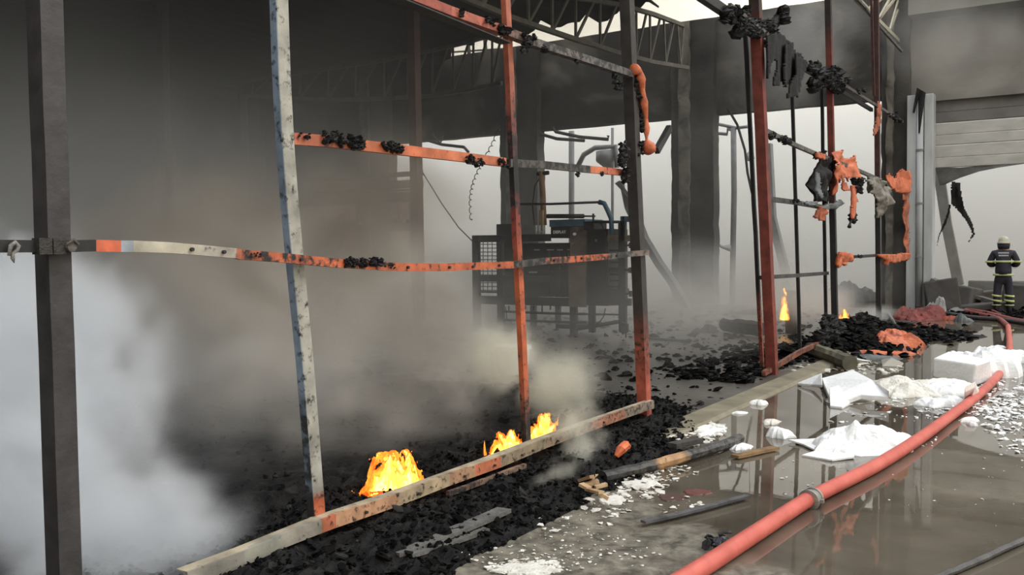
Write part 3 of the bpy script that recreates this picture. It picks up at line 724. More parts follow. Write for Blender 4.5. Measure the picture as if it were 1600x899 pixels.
cols = [(.008, .008, .008, .0), (.015, .0145, .0145, .0), (.005, .005, .0055, .0), (.034, .033, .032, .1), (.010, .009, .008, .1)]
def scatter(n, fx, fy, smin, smax, k=.5):
    g = MB()
    for _ in range(n):
        x, y = fx(), fy()
        y = edge_y(x) + .02 + y if x < 9.2 else 3.0 + y
        h = heap_h(x, y)
        if h < -.02: continue
        s = smin + (smax - smin) * rnd() ** 3
        c = random.choice(cols)
        if rnd() < .75: g.chunk((x, y, h + s * .25), s * .5, c)
        else: g.flake((x, y, h + s * .25), s, s * .22, c, (U(-.9, .9), U(-.9, .9), U(0, 6.28)))
    return g
o = scatter(11000, lambda: U(1.6, 9), lambda: -.12 + 1.5 * rnd() ** 1.4, .007, .045).build('cinders', M_cind); tag(o, 'loose charred cinders and flakes heaped around the low rail', 'cinders', kind='stuff')
o = scatter(3500, lambda: 2 + 12 * rnd() ** .8, lambda: .8 + 5.5 * rnd(), .010, .06).build('cinders', M_cind); tag(o, 'blackened scraps strewn across the hall floor behind the frame', 'cinders', kind='stuff')
g = MB()
for _ in range(1500):
    x, y = U(8, 22), 3.4 + 8 * rnd(); s = .02 + .10 * rnd() ** 4; cc = random.choice(cols)
    g.chunk((x, y, .012 + s * .2), (s, s * U(.6, 1), s * .35), cc)
o = g.build('cinders', M_cind); tag(o, 'scattered burnt crumbs on the damp concrete beyond the first frame', 'cinders', kind='stuff')
g = MB()
for _ in range(1700):
    a, b_ = random.gauss(0, 1.15), random.gauss(0, .38); x, y = 16.3 + a, 3.35 + b_; h = max(0, heap_h(x, y)); s = .03 + .12 * rnd() ** 2
    g.chunk((x, y, h + s * .3), (s, s * U(.5, 1), s * .5), random.choice(cols)) if rnd() < .6 else g.flake((x, y, h + s * .3), s * .8, s * .2, random.choice(cols), (U(-.7, .7), U(-.7, .7), U(0, 6.3)))
for _ in range(700):
    x, y = U(10.5, 15), 3.55 + abs(random.gauss(0, .7)); s = .03 + .08 * rnd() ** 2
    g.chunk((x, y, s * .3), (s, s * U(.5, 1), s * .4), random.choice(cols))
o = g.build('cinders', M_cind); tag(o, 'dark burnt rubbish piled at the foot of the second frame', 'cinders', kind='stuff')
# larger charred lumps that stick out of the heap, each on its own
me_l = []
for k in range(7):
    g = MB(); g.chunk((0, 0, 0), (1, .8, .5), cols[k % 5], .45); o = g.build('charred_lump', M_cind); me_l.append(o.data); bpy.data.objects.remove(o)
for k in range(150):
    x = U(2.6, 8.4); y = edge_y(x) + .05 + 1.3 * rnd() ** 1.6; h = heap_h(x, y)
    if h < 0: continue
    o = bpy.data.objects.new('charred_lump', random.choice(me_l)); COL.objects.link(o); o.parent = ash
    s = U(.02, .05); o.location = (x, y, h + s * .2); o.scale = (s, s, s * U(.6, 1.1)); o.rotation_euler = (U(-.6, .6), U(-.6, .6), U(0, 6.28))

# small grey-white bits in the ash
M_wbit = mat('pale_bit', (.45, .43, .40), (.85, .84, .80), .8, 20, .5, .2)
def crumbs(regions, label, m=None, flat=.3, zz=0):
    """regions: (px, py, rx, ry, how many, size m) on the ground"""
    g = MB()
    for px, py, rx, ry, n, s in regions:
        for _ in range(n):
            a, q = U(0, 6.283), rnd() ** .5
            p = at(px + rx * q * math.cos(a), py + ry * q * math.sin(a), z=0)
            z = max(0.0, heap_h(p.x, p.y)) if p.y > 2.6 else 0
            ss = s * (.35 + 1.1 * rnd() ** 2.5)
            if rnd() < .5: g.chunk((p.x, p.y, z + ss * .15 + zz), (ss, ss * U(.5, 1), ss * flat))
            else: g.flake((p.x, p.y, z + .004 + zz), ss * 1.4, ss * .2, None, (U(-.1, .1), U(-.1, .1), U(0, 6.3)))
    o = g.build('foam_crumbs', m or M_wbit); return tag(o, label, 'foam', kind='stuff')
M_foam = mat('white_foam', (.80, .80, .79), (.93, .93, .91), .85, 8, .5, .35)
M_foam_d = mat('dirty_foam', (.50, .46, .38), (.90, .88, .82), .9, 9, .6, .6)
crumbs([(1560, 625, 45, 55, 240, .035), (1590, 660, 40, 50, 160, .03), (1530, 600, 30, 20, 90, .035), (1490, 640, 60, 20, 120, .022), (1440, 690, 30, 10, 25, .02),
        (1400, 640, 80, 20, 60, .022), (1350, 655, 60, 20, 30, .02), (1560, 760, 50, 70, 20, .010), (1440, 760, 60, 60, 8, .01)], 'white foam crumbs floating around the red hose at right', M_foam)
crumbs([(1000, 760, 40, 22, 110, .030), (950, 790, 40, 20, 60, .024), (1040, 740, 50, 14, 70, .026), (900, 820, 60, 20, 40, .016), (1075, 690, 30, 14, 50, .03), (1110, 675, 22, 16, 60, .04),
        (960, 860, 80, 30, 45, .010), (1230, 745, 60, 30, 12, .016), (1060, 790, 40, 14, 22, .016)], 'pale foam scum on the wet ground beside the charred plank', M_foam_d, .15)
crumbs([(820, 888, 60, 12, 170, .022), (800, 870, 80, 18, 60, .012), (870, 880, 60, 16, 60, .012), (900, 850, 80, 30, 80, .008)], 'pale crumbs and grit at the foot of the heap', M_foam_d, .2)
crumbs([(1270, 577, 40, 6, 40, .05), (1210, 574, 20, 7, 40, .045), (1360, 575, 50, 10, 60, .05), (1300, 562, 40, 8, 30, .05), (1440, 600, 24, 8, 40, .04)], 'dirty white scraps on the ground before the second frame', M_foam_d, .3)
crumbs([(260, 765, 3, 2, 2, .02), (950, 570, 90, 20, 14, .018), (1040, 590, 80, 25, 30, .022), (1120, 585, 60, 12, 30, .03)], 'pale specks on the dark hall floor', M_wbit, .3)
# flat rafts of foam scum
def raft(px, py, rx, ry, m, label, name='foam_raft', th=.012, seed=0):
    c = at(px, py, z=0); g = MB(); n = 40; P = [(c.x, c.y, th)]; 
    for k in range(n):
        a = 6.2832 * k / n; q = 1 + .32 * fbm(math.cos(a) * 1.4, math.sin(a) * 1.4, seed, 1.5) + .12 * fbm(math.cos(a) * 5, math.sin(a) * 5, seed + 4)
        p = at(px + rx * q * math.cos(a), py + ry * q * math.sin(a), z=0)
        P += [(p.x, p.y, 0.001), (p.x + (c.x - p.x) * .06, p.y + (c.y - p.y) * .06, th * .9)]
    g.add(P, [(1 + 2 * k, 1 + 2 * ((k + 1) % n), 2 + 2 * ((k + 1) % n), 2 + 2 * k) for k in range(n)] + [(0, 2 + 2 * k, 2 + 2 * ((k + 1) % n)) for k in range(n)])
    o = g.build(name, m); return tag(o, label, 'foam')
raft(1112, 673, 26, 9, M_foam, 'white foam raft at the end of the black pole', seed=1)
raft(1000, 757, 30, 7, M_foam_d, 'off-white foam raft below the charred pole', seed=2)
raft(958, 783, 22, 6, M_foam_d, 'small dingy foam raft beside the smouldering splinters', seed=3)
raft(822, 892, 50, 9, M_foam_d, 'foam raft at the bottom edge beside the heap', seed=4)
raft(1330, 624, 38, 9, M_foam_d, 'sunken foam sheet lying under the white board', seed=5)

# ------------------------------------------------------------------ planks, poles and scraps on the ground
M_cplank = mat('charred_plank', (.018, .016, .015), (.11, .10, .09), .8, 7, .6, .6, stretch=(1, 1, 1))
M_wood = mat('scorched_wood', (.05, .03, .018), (.42, .26, .12), .7, 6, .7, .4)
M_ashplank = mat('ashy_plank', (.05, .047, .043), (.19, .18, .165), .85, 9, .6, .6)
def gz(px, py, z): return at(px, py, z=z)
def lying(name, label, cat, pts, w, h, m, cols=None, tube=False, z=None, ns=4, rag=.08):
    P = [at(px, py, z=(z if z is not None else h / 2 + .01) if not isinstance(z, (list, tuple)) else z[i]) for i, (px, py) in enumerate(pts)]
    Q = []
    for a, b_ in zip(P, P[1:]): Q += [a.lerp(b_, t / ns) + Vector((0, 0, .004 * fbm(a.x + t, a.y, 0, 3))) for t in range(ns)]
    Q.append(P[-1]); cc = None
    if cols: cc = [cols[min(len(cols) - 1, int(i / ns))] for i in range(len(Q))]
    g = MB()
    if tube: g.tube(Q, w / 2, 9, cc, rag=rag)
    else: g.beam(Q, h, w, (0, 0, 1), cc)
    o = g.build(name, m); return tag(o, label, cat)
lying('charred_pole', 'charred round pole with one bare tan stretch lying from the heap to the water', 'pole', [(942, 746), (985, 736), (1028, 726), (1031, 725), (1074, 713), (1077, 712), (1120, 699), (1156, 686)], .085, .085, M_paint,
      [(.05, .045, .04, .45), (.07, .06, .05, .42), (.42, .24, .11, .24), (.42, .24, .11, .24), (.09, .08, .075, .4), (.09, .08, .075, .4), (.09, .085, .08, .4)], True, .05)
lying('burnt_lath', 'short burnt lath lying above the tan and black pole', 'plank', [(1050, 697), (1092, 688)], .09, .04, M_cplank, z=.06)
lying('narrow_board', 'short tan board lying in the water with a white edge', 'plank', [(1148, 714), (1212, 700)], .075, .022, M_wood, z=.02)
lying('metal_strip', 'thin flat metal strip lying in the shallow water', 'strip', [(1005, 816), (1050, 806), (1110, 791), (1168, 775)], .045, .014, mat('strip_steel', (.05, .05, .055), (.17, .17, .18), .35, 12, .5, .3, metal=.3), z=.03)
lying('ash_covered_board', 'grey ash-covered board half buried in the heap', 'plank', [(615, 866), (680, 843), (740, 818), (788, 797)], .095, .022, M_ashplank, z=[.07, .08, .09, .08])
lying('buried_board', 'grey board edge poking out of the heap below the ash-covered board', 'plank', [(640, 868), (700, 850), (760, 828)], .05, .02, M_ashplank, z=.06)
lying('long_bar', 'thin pale bar lying in the heap under the low rail', 'bar', [(700, 772), (755, 752), (820, 728)], .03, .03, M_paint, [(.16, .10, .075, .4), (.22, .15, .11, .35)], z=.10)
lying('charred_timber', 'dark beam leaning in the smoke behind the low rail', 'beam', [(828, 655), (885, 638), (928, 630)], .06, .06, M_cplank, z=[.06, .08, .1])
lying('sooty_log', 'sooty log lying on the hall floor right of the concrete column', 'log', [(1131, 508), (1160, 511), (1192, 515)], .26, .26, M_char, tube=True, z=.16, rag=.15)
lying('thin_bar', 'thin dark bar lying on the floor beside the dark post', 'bar', [(1010, 529), (1072, 533)], .04, .04, M_soot_steel, z=.04)
lying('rolled_mat', 'dark olive rolled mat lying before the second frame', 'roll', [(1266, 545), (1290, 553), (1312, 561), (1328, 568)], .20, .2, mat('rolled_mat', (.030, .030, .026), (.22, .20, .13), .6, 3, .6, .5), tube=True, z=.1, rag=.1)
lying('loose_pipe', 'bent grey pipe lying by the dark red post rag heap', 'pipe', [(1380, 489), (1388, 491), (1394, 500), (1398, 508)], .07, .07, mat('grey_pipe', (.12, .12, .12), (.25, .25, .24), .5, 5), tube=True, z=[.3, .3, .2, .1])
lying('black_pipe', 'black rubber pipe crossing the bottom right corner', 'pipe', [(1440, 915), (1475, 899), (1530, 876), (1580, 853), (1640, 826)], .035, .035, mat('black_rubber', (.018, .018, .018), (.10, .098, .095), .35, 14, .6, .2), tube=True, z=.02, rag=.02, ns=6)
# smouldering splinters
sp_ = empty('splintered_wood', at(920, 755, z=0), 'smouldering splinters of bright split wood at the heap edge', 'wood')
for a, b_ in (((905, 752), (925, 745)), ((910, 760), (935, 752)), ((918, 765), (940, 770)), ((925, 750), (938, 738)), ((908, 757), (921, 764)), ((930, 762), (948, 757)), ((935, 770), (950, 779))):
    g = MB(); g.beam([at(*a, z=U(.05, .09)), at(*b_, z=U(.04, .12))], U(.012, .025), U(.02, .045), (0, 0, 1), None)
    part(g, 'splinter', mat('split_wood', (.20, .09, .04), (.75, .55, .32), .7, 9, .6, .3) if not bpy.data.materials.get('split_wood') else bpy.data.materials['split_wood'], sp_)
# scrap in the heap, ember glow put into its orange colour; its lower half is ash
g = MB(); c = at(975, 706, z=.12)
for k in range(9):
    a = math.pi * k / 8
g.tube([c + Vector((-.09, .02, -.02)), c + Vector((-.05, 0, .03)), c + Vector((.02, 0, .045)), c + Vector((.08, 0, .02))], [.02, .035, .035, .02], 7, rag=.2)
tag(g.build('ember_scrap', mat('ember_orange', (.50, .10, .035), (.80, .22, .09), .55, 6, .5, .3)), 'small curved scrap with ember glow as its orange colour, on the heap right of the slim post', 'scrap')
g = MB()
for _ in range(16): c = at(1120 + U(-17, 17), 848 + U(-8, 6), z=.02); g.flake(c + Vector((0, 0, U(0, .03))), U(.02, .05), .004, None, (U(-1, 1), U(-1, 1), U(0, 6)))
tag(g.build('burnt_paper', mat('burnt_film', (.012, .012, .014), (.07, .07, .075), .35, 9, .5, .6)), 'crumpled black burnt film lying alone in the water near the hose', 'scrap', kind='stuff')
raft(1090, 770, 22, 5, mat('red_sheet', (.09, .022, .018), (.16, .05, .04), .4, 5), 'dark red scrap lying flat in the water', 'flat_scrap', .006, 7)['category'] = 'scrap'
raft(1050, 778, 22, 6, mat('dark_red_sheet', (.045, .018, .015), (.09, .04, .03), .35, 5), 'maroon scrap under water beside the charred plank', 'flat_scrap', .005, 9)['category'] = 'scrap'

# ------------------------------------------------------------------ white insulation foam
def polyslab(name, label, pts, th, m, cat='foam', sub=0, parent=None, bev=.008):
    """a board: outline pixels with a height each, thickened downwards"""
    T = [at(px, py, z=z) for px, py, z in pts]; Bt = [t - Vector((0, 0, th)) for t in T]; n = len(T); g = MB()
    g.add(T + Bt, [tuple(range(n)), tuple(range(2 * n - 1, n - 1, -1))] + [(i, n + i, n + (i + 1) % n, (i + 1) % n) for i in range(n)])
    if parent is not None: o = part(g, name, m, parent)
    else: o = g.build(name, m); tag(o, label, cat)
    bm = bmesh.new(); bm.from_mesh(o.data); bmesh.ops.recalc_face_normals(bm, faces=bm.faces)
    bmesh.ops.triangulate(bm, faces=[f for f in bm.faces if len(f.verts) > 4]); bm.to_mesh(o.data); bm.free()
    if bev: rounded(o, bev, 2)
    return o
def mound(name, label, px, py, w, dp, h, m, seed=0, rot=0, ridge=.5, res=46, cat='foam', sharp=.5, jag=.25, freq=2.5, lift=0.0, group=None):
    """a crumpled sheet or lump: a closed dome with ridges and a ragged outline, standing on the ground at the pixel"""
    c = at(px, py, z=0); P = []; F_ = []; R_ = res // 2
    cr, sr = math.cos(rot - (math.pi / 2 - HEAD)), math.sin(rot - (math.pi / 2 - HEAD))
    for i in range(R_ + 1):
        q = math.sin(math.pi / 2 * i / R_)
        for j in range(res):
            a = 6.2832 * j / res
            e_ = 1 + jag * fbm(math.cos(a), math.sin(a), seed, 1.8) + jag * (.5 if w > .5 else .12) * fbm(math.cos(a), math.sin(a), seed + 3, 5)
            x, y = w / 2 * q * e_ * math.cos(a), dp / 2 * q * e_ * math.sin(a)
            k = max(0, 1 - q ** 3) ** (sharp * .7 + .3)
            rr = 1 - ridge * .5 + ridge * .9 * fbm(x, y, seed, 1.6 / w ** .7) + ridge * .45 * abs(fbm(x, y, seed + 7, 4 / w ** .7)) * (1 if w > .5 else .5) + .05 * fbm(x, y, seed, 22)
            z = h * k * rr + lift * (1 - q)
            if i == R_: z = 0.0
            P.append((c.x + x * cr - y * sr, c.y + x * sr + y * cr, z))
    for i in range(R_):
        for j in range(res): F_.append((res * i + j, res * i + res + j, res * i + res + (j + 1) % res, res * i + (j + 1) % res))
    g = MB(); g.add(P, F_); o = g.build(name, m); o.location = (0, 0, 0)
    return tag(o, label, cat, group)
# bent board with its folded corner, lying in the water
polyslab('foam_board', 'large white foam board tilted up on debris', [(1284, 591, .10), (1333, 578, .16), (1362, 593, .20), (1389, 611, .16), (1389, 620, .10), (1345, 617, .10), (1318, 627, .04), (1296, 622, .06)], .05, M_foam)
polyslab('foam_piece', 'triangular white foam piece left of the tilted board', [(1245, 599, .03), (1272, 588, .10), (1284, 583, .16), (1285, 602, .10), (1268, 601, .05)], .03, M_foam)
polyslab('foam_piece', 'folded white foam corner standing below the tilted board', [(1296, 606, .16), (1310, 602, .14), (1328, 629, .03), (1316, 636, .02), (1297, 634, .02)], .03, M_foam)
mound('torn_insulation', 'torn cream insulation scrap between the tilted board and the big white lump', 1420, 612, 1.10, .8, .15, M_foam_d, 3, .2, .7, cat='insulation', jag=.5)
mound('foam_block', 'big broken white foam lump beyond the hose', 1527, 585, 1.02, .8, .36, M_foam, 11, .1, .55, sharp=.30, jag=.18)
g = MB(); c = at(1503, 598, z=0); g.box((c.x, c.y, .16), (.34, .52, .26), (.10, -.16, -.45), None, .02); rounded(tag(g.build('foam_block', M_foam), 'squared white foam block leaning on the big lump', 'foam'), .02)
mound('foam_block', 'low rounded white foam lump in front of the squared block', 1481, 615, .66, .5, .14, M_foam, 21, 0, .4, sharp=.35, jag=.2)
polyslab('foam_piece', 'pinkish white foam slab wedged against the hose', [(1508, 604, .22), (1524, 596, .25), (1530, 610, .10), (1514, 626, .03), (1506, 622, .04)], .06, mat('pinkish_foam', (.78, .68, .64), (.90, .84, .80), .85, 6))
mound('foam_piece', 'broken crumbly foam heap below the rounded lump', 1472, 632, .55, .4, .09, M_foam, 31, .3, .8, jag=.5)
mound('crumpled_sheet', 'crumpled white foam sheet lying beside the hose', 1345, 702, .80, .50, .17, M_foam, 41, .15, .8, cat='sheet', sharp=.4, jag=.22)
polyslab('foam_flap', 'thin torn white sheet spread left of the crumpled sheet', [(1232, 687, .03), (1262, 686, .04), (1290, 684, .06), (1330, 694, .05), (1335, 714, .02), (1300, 719, .015), (1253, 711, .012), (1275, 704, .02), (1255, 694, .02)], .012, M_foam, bev=0)
mound('crumpled_sheet', 'right-hand end of the crumpled white sheet tucked against the hose', 1395, 692, .36, .26, .13, M_foam, 43, .2, .5, cat='sheet', sharp=.5, jag=.25)
mound('foam_piece', 'small ragged white foam piece left of the torn sheet', 1218, 682, .26, .2, .07, M_foam, 51, .4, .8, jag=.5)
mound('foam_piece', 'small white foam piece at the end of the tan board', 1156, 700, .22, .16, .05, M_foam, 52, .4, .6, jag=.4)
mound('foam_piece', 'white foam chip on the threshold near the dark red post', 1186, 632, .18, .15, .05, M_foam, 53, .4, .6, jag=.4)
mound('foam_piece', 'white foam chip left of the first threshold chip', 1157, 646, .16, .1, .03, M_foam, 54, .4, .6, jag=.4)
mound('foam_piece', 'dingy small foam scrap at the threshold edge', 1206, 661, .26, .12, .05, M_foam_d, 55, .8, .6, jag=.4)
mound('foam_block', 'white foam heap at the right edge beyond the hose', 1597, 565, .80, .5, .18, M_foam, 61, 0, .5, sharp=.4, jag=.35)
for k, (px, py, w) in enumerate(((1573, 619, .14), (1514, 659, .17), (1519, 665, .12), (1572, 640, .12), (1558, 601, .16), (1563, 545, .22), (1546, 640, .08), (1595, 690, .09), (1600, 610, .14))):
    mound('foam_chip', None, px, py, w, w * .6, w * .28, M_foam, 70 + k, U(0, 3), .5, res=20, jag=.4, group='loose foam chips right of the hose')['label'] = \
        ('white foam chip alone on the wet ground above the hose bend', 'largest flat foam chip just right of the hose', 'foam chip touching the largest flat one below the hose', 'foam chip in the scatter at right', 'foam chip close behind the upper hose', 'ragged foam chip left of the far hose', 'small foam chip between the hose and the scatter', 'foam chip nearest the right edge, low in the scatter', 'foam chip cut by the right edge')[k]
polyslab('pale_mat', 'cream scrap of sheet lying flat before the orange rags', [(1376, 562, .03), (1393, 559, .10), (1412, 567, .05), (1408, 573, .01), (1378, 572, .01)], .02, mat('cream_sheet', (.32, .30, .25), (.48, .45, .38), .8, 4), 'sheet')
polyslab('white_sheet', 'long white scrap beside the rolled mat', [(1329, 563, .08), (1340, 560, .10), (1356, 563, .05), (1354, 567, .01), (1332, 567, .01)], .02, M_foam, 'sheet')

# ------------------------------------------------------------------ fire hoses
M_hose = mat('red_hose', (.42, .075, .055), (.66, .16, .12), .42, 5, .6, .15, c3=(.56, .115, .085))
def smooth_path(P, k=8):
    Q = []
    for i in range(len(P) - 1):
        a, b_, c, d = P[max(i - 1, 0)], P[i], P[i + 1], P[min(i + 2, len(P) - 1)]
        for t in range(k):
            u = t / k; Q.append(.5 * ((2 * b_) + (c - a) * u + (2 * a - 5 * b_ + 4 * c - d) * u * u + (3 * b_ - a - 3 * c + d) * u ** 3))
    return Q + [P[-1]]
hp = [(1000, 945), (1085, 895), (1180, 834), (1240, 795), (1268, 778), (1310, 757), (1370, 727), (1430, 690), (1480, 654), (1530, 616), (1562, 584), (1576, 556), (1577, 530), (1575, 510)]
hose = empty('fire_hose', at(1268, 782, z=0), 'thick red fire hose snaking across the wet ground to the camera', 'hose')
P = smooth_path([at(px, py, z=.048) for px, py in hp])
g = MB(); g.tube(P, .047, 18); part(g, 'hose_tube', M_hose, hose, True)
c = at(1268, 780, z=.048); dr_ = (at(1310, 757, z=.048) - at(1240, 795, z=.048)).normalized()
M_alu = mat('coupling_alloy', (.22, .21, .19), (.42, .40, .36), .38, 12, .5, .2, metal=.6)
cp = None
for a, b_, r in ((-.035, .03, .058), (-.05, -.028, .067), (.02, .036, .066)):
    g = MB(); g.tube([c + dr_ * a, c + dr_ * b_], r, 20)
    if cp is None: cp = part(g, 'coupling', M_alu, hose, True); rounded(cp, .004)
    else: rounded(part(g, 'coupling_ring', M_alu, cp, True), .004)
g = MB()
for s_ in (-1, 1): g.box(c + Vector((0, 0, .0)) + dr_.cross(Vector((0, 0, 1))) * .066 * s_ + dr_ * -.01, (.03, .03, .02))
part(g, 'coupling_lug', M_alu, cp)
M_hose2 = mat('dark_red_hose', (.20, .04, .035), (.34, .085, .075), .5, 5, .6, .15)
def hose2(label, pts, r, m=None, z=None, name='fire_hose'):
    P = smooth_path([at(px, py, z=z or r) for px, py in pts]); g = MB(); g.tube(P, r, 10); o = g.build(name, m or M_hose2, smooth=True); return tag(o, label, 'hose', 'fire hoses by the roller door')
hose2('red hose running on from the near hose past the firefighter', [(1575, 510), (1560, 498), (1535, 492), (1505, 486), (1475, 484), (1468, 480)], .05)
hose2('red hose running from the red bag out to the right edge', [(1465, 478), (1500, 483), (1540, 489), (1580, 499), (1630, 508)], .05)
hose2('thin dark red hose nearest the roller door rubble', [(1462, 473), (1490, 474), (1520, 478), (1545, 484), (1562, 492)], .04)
hose2('grey black hose behind the orange scrap at the door', [(1455, 486), (1480, 490), (1520, 496), (1570, 500), (1625, 509)], .045, mat('black_hose', (.03, .03, .03), (.09, .085, .08), .5, 5))

# ------------------------------------------------------------------ melted orange cladding still hanging from the frame
M_melt = mat('melted_orange', (.16, .045, .025), (.72, .22, .10), .5, 7, .6, .6, c3=(.60, .155, .068), bscale=3)
M_meltd = mat('scorched_orange', (.05, .02, .015), (.62, .17, .08), .6, 5, .45, .5)
M_drape = mat('charred_drape', (.004, .004, .004), (.018, .017, .016), .85, 5, .6, .7)
M_ashrag = mat('ashen_rag', (.06, .055, .05), (.34, .31, .26), .8, 6, .6, .6)
M_grag = mat('grey_rag', (.05, .055, .055), (.22, .24, .24), .7, 5, .6, .5)
def inside(P, x, y):
    c = False; j = len(P) - 1
    for i in range(len(P)):
        if (P[i][1] > y) != (P[j][1] > y) and x < (P[j][0] - P[i][0]) * (y - P[i][1]) / (P[j][1] - P[i][1]) + P[i][0]: c = not c
        j = i
    return c
def rag(name, label, poly, m, y=3.40, crumple=.05, th=.02, step=1.6, cat='rag', root=None, seed=0, X=None, group=None, fy=1.0):
    """a torn hanging sheet: a fine grid cut to a ragged outline, crumpled in depth and given thickness"""
    x0, x1 = min(p[0] for p in poly), max(p[0] for p in poly); y0, y1 = min(p[1] for p in poly), max(p[1] for p in poly)
    nx, ny = max(3, int((x1 - x0) / step)), max(3, int((y1 - y0) / step)); idx = {}; V = []; FF = []
    def vid(i, j):
        if (i, j) not in idx:
            px, py = x0 + (x1 - x0) * i / nx, y0 + (y1 - y0) * j / ny
            p = at(px, py, y=y) if X is None else at(px, py, x=X)
            dpt = crumple * (fbm(px * .10, py * .03 * fy, seed, 1, 2) + .22 * fbm(px * .3, py * .12 * fy, seed + 3, 1, 2))
            p = p + (Vector((0, dpt, 0)) if X is None else Vector((dpt, 0, 0)))
            idx[i, j] = len(V); V.append(p)
        return idx[i, j]
    for i in range(nx):
        for j in range(ny):
            cx, cy = x0 + (x1 - x0) * (i + .5) / nx, y0 + (y1 - y0) * (j + .5) / ny
            if inside(poly, cx + .9 * n3(cx * .7, cy * .7, seed), cy + .9 * n3(cx * .7, cy * .7, seed + 9)): FF.append((vid(i, j), vid(i + 1, j), vid(i + 1, j + 1), vid(i, j + 1)))
    g = MB(); g.add(V, FF)
    o = g.build(name, m, smooth=True) if root is None else part(g, name, m, root, True)
    sm_ = o.modifiers.new('thickness', 'SOLIDIFY'); sm_.thickness = th; sm_.offset = 0
    if root is None: tag(o, label, cat, group)
    elif label: o['label'] = label
    return o
# long strip hanging from the dark square post
st = empty('melted_strip', at(1005, 243, y=3.42), 'long melted orange strip hanging off the dark square post', 'rag')
P = smooth_path([at(px, py, y=3.42) for px, py in ((990, 108), (998, 112), (1002, 130), (1006, 160), (1010, 190), (1010, 212), (1012, 226), (1016, 236))], 5); n = len(P)
g = MB(); g.tube(P, [.042 - .022 * min(1, i / n / .7) + .008 * math.sin(i * .9) if i < n * .76 else .024 + .036 * math.sin((i / n - .76) / .24 * 2.5) for i in range(n)], 12, rag=.10); part(g, 'strip_body', M_melt, st, True)
lump([(995, 135, 3), (998, 155, 3), (1001, 175, 3), (1003, 195, 3), (1002, 232, 4)], 3.46, n=14, s=.03, root=st, spread=10)
g = MB(); g.beam([at(1046, 200, y=3.9), at(1026, 236, y=3.9)], .07, .05); part(g, 'brace_stub', M_soot_steel, fr)
rag('melted_sheet', 'bright orange torn sheet on the dark red post', [(1303, 238), (1312, 236), (1317, 233), (1321, 244), (1327, 249), (1331, 246), (1336, 241), (1342, 254), (1341, 272), (1335, 279), (1324, 276), (1322, 284), (1316, 277), (1311, 284), (1306, 302), (1302, 305)], M_melt, 3.40, .10, seed=1)
rag('melted_scrap', 'small spotted orange scrap under the bright torn sheet', [(1311, 274), (1319, 276), (1323, 288), (1325, 300), (1318, 296), (1312, 288)], M_meltd, 3.38, .08, seed=2)
st = empty('melted_strip', at(1333, 355, y=3.38), 'orange strip dangling below the bright torn sheet with a black clot on top', 'rag')
rag('strip_body', None, [(1331, 290), (1338, 290), (1337, 318), (1335, 340), (1329, 342), (1330, 318)], M_melt, 3.38, .05, .04, root=st, seed=3)
lump([(1341, 285, 8), (1340, 296, 6), (1333, 341, 2)], 3.40, n=24, s=.06, root=st, spread=6)
g = MB(); g.tube([at(px, py, y=3.38) for px, py in ((1332, 340), (1328, 350), (1327, 355))], [.02, .02, .035], 6); part(g, 'drip', M_char, st)
rag('charred_cloth', 'black and grey scorched cloth hanging left of the dark red post', [(1274, 248), (1300, 246), (1300, 268), (1297, 290), (1300, 318), (1284, 314), (1268, 316), (1269, 290), (1273, 268)], M_drape, 3.46, .12, seed=4)
rag('grey_lining', 'grey lining strip in the scorched cloth by the dark red post', [(1274, 269), (1281, 271), (1281, 290), (1287, 308), (1282, 310), (1274, 298)], M_grag, 3.36, .04, seed=5)
rag('melted_scrap', 'small orange knot at the end of the upper ragged rail', [(1276, 239), (1286, 241), (1286, 250), (1277, 248)], M_melt, 3.38, .04, .05, seed=6)
rag('rubber_flap', 'grey-black flap bent across the dark red post below the orange sheet', [(1254, 316), (1268, 315), (1285, 322), (1300, 318), (1312, 312), (1317, 318), (1306, 326), (1290, 328), (1276, 322), (1262, 322)], M_grag, 3.36, .10, .03, seed=7)
rag('melted_scrap', 'orange scrap with burnt tips under the grey-black flap', [(1276, 322), (1288, 324), (1292, 332), (1289, 345), (1283, 344), (1283, 333), (1279, 333), (1276, 342), (1272, 340)], M_meltd, 3.36, .06, .03, seed=8)
rag('ashen_rag', 'pale ashen rag twisted round the thin far post', [(1353, 282), (1362, 276), (1374, 279), (1386, 286), (1392, 300), (1394, 318), (1384, 326), (1376, 342), (1371, 340), (1374, 322), (1368, 305), (1358, 296)], M_ashrag, 3.36, .16, .03, seed=9)
rag('melted_sheet', 'second orange torn sheet hanging against the sooty column', [(1387, 276), (1391, 271), (1396, 279), (1402, 275), (1408, 264), (1413, 268), (1424, 266), (1424, 300), (1410, 302), (1398, 297), (1387, 294)], M_melt, 3.44, .12, seed=10)
rag('melted_drip', 'narrow orange drip running down the edge of the sooty column', [(1410, 300), (1420, 302), (1419, 345), (1420, 372), (1421, 405), (1414, 408), (1414, 370), (1412, 340)], M_meltd, 3.46, .06, seed=11)
rag('melted_clot', 'orange clot of melted sheet on the low thin rail', [(1308, 396), (1318, 394), (1330, 398), (1335, 404), (1326, 409), (1322, 416), (1318, 407), (1311, 420), (1308, 412)], M_melt, 3.42, .10, .05, seed=12)
rag('melted_clot', 'orange fringe of melted sheet at the far end of the low thin rail', [(1373, 397), (1390, 398), (1419, 396), (1419, 405), (1408, 408), (1400, 411), (1390, 410), (1386, 416), (1381, 404), (1374, 402)], M_melt, 3.42, .10, .05, seed=13)
rag('hanging_shred', 'dark shred hanging at the far thin post top', [(1372, 158), (1377, 164), (1376, 190), (1370, 205), (1363, 214), (1367, 196), (1370, 178)], M_meltd, 3.42, .04, seed=14)
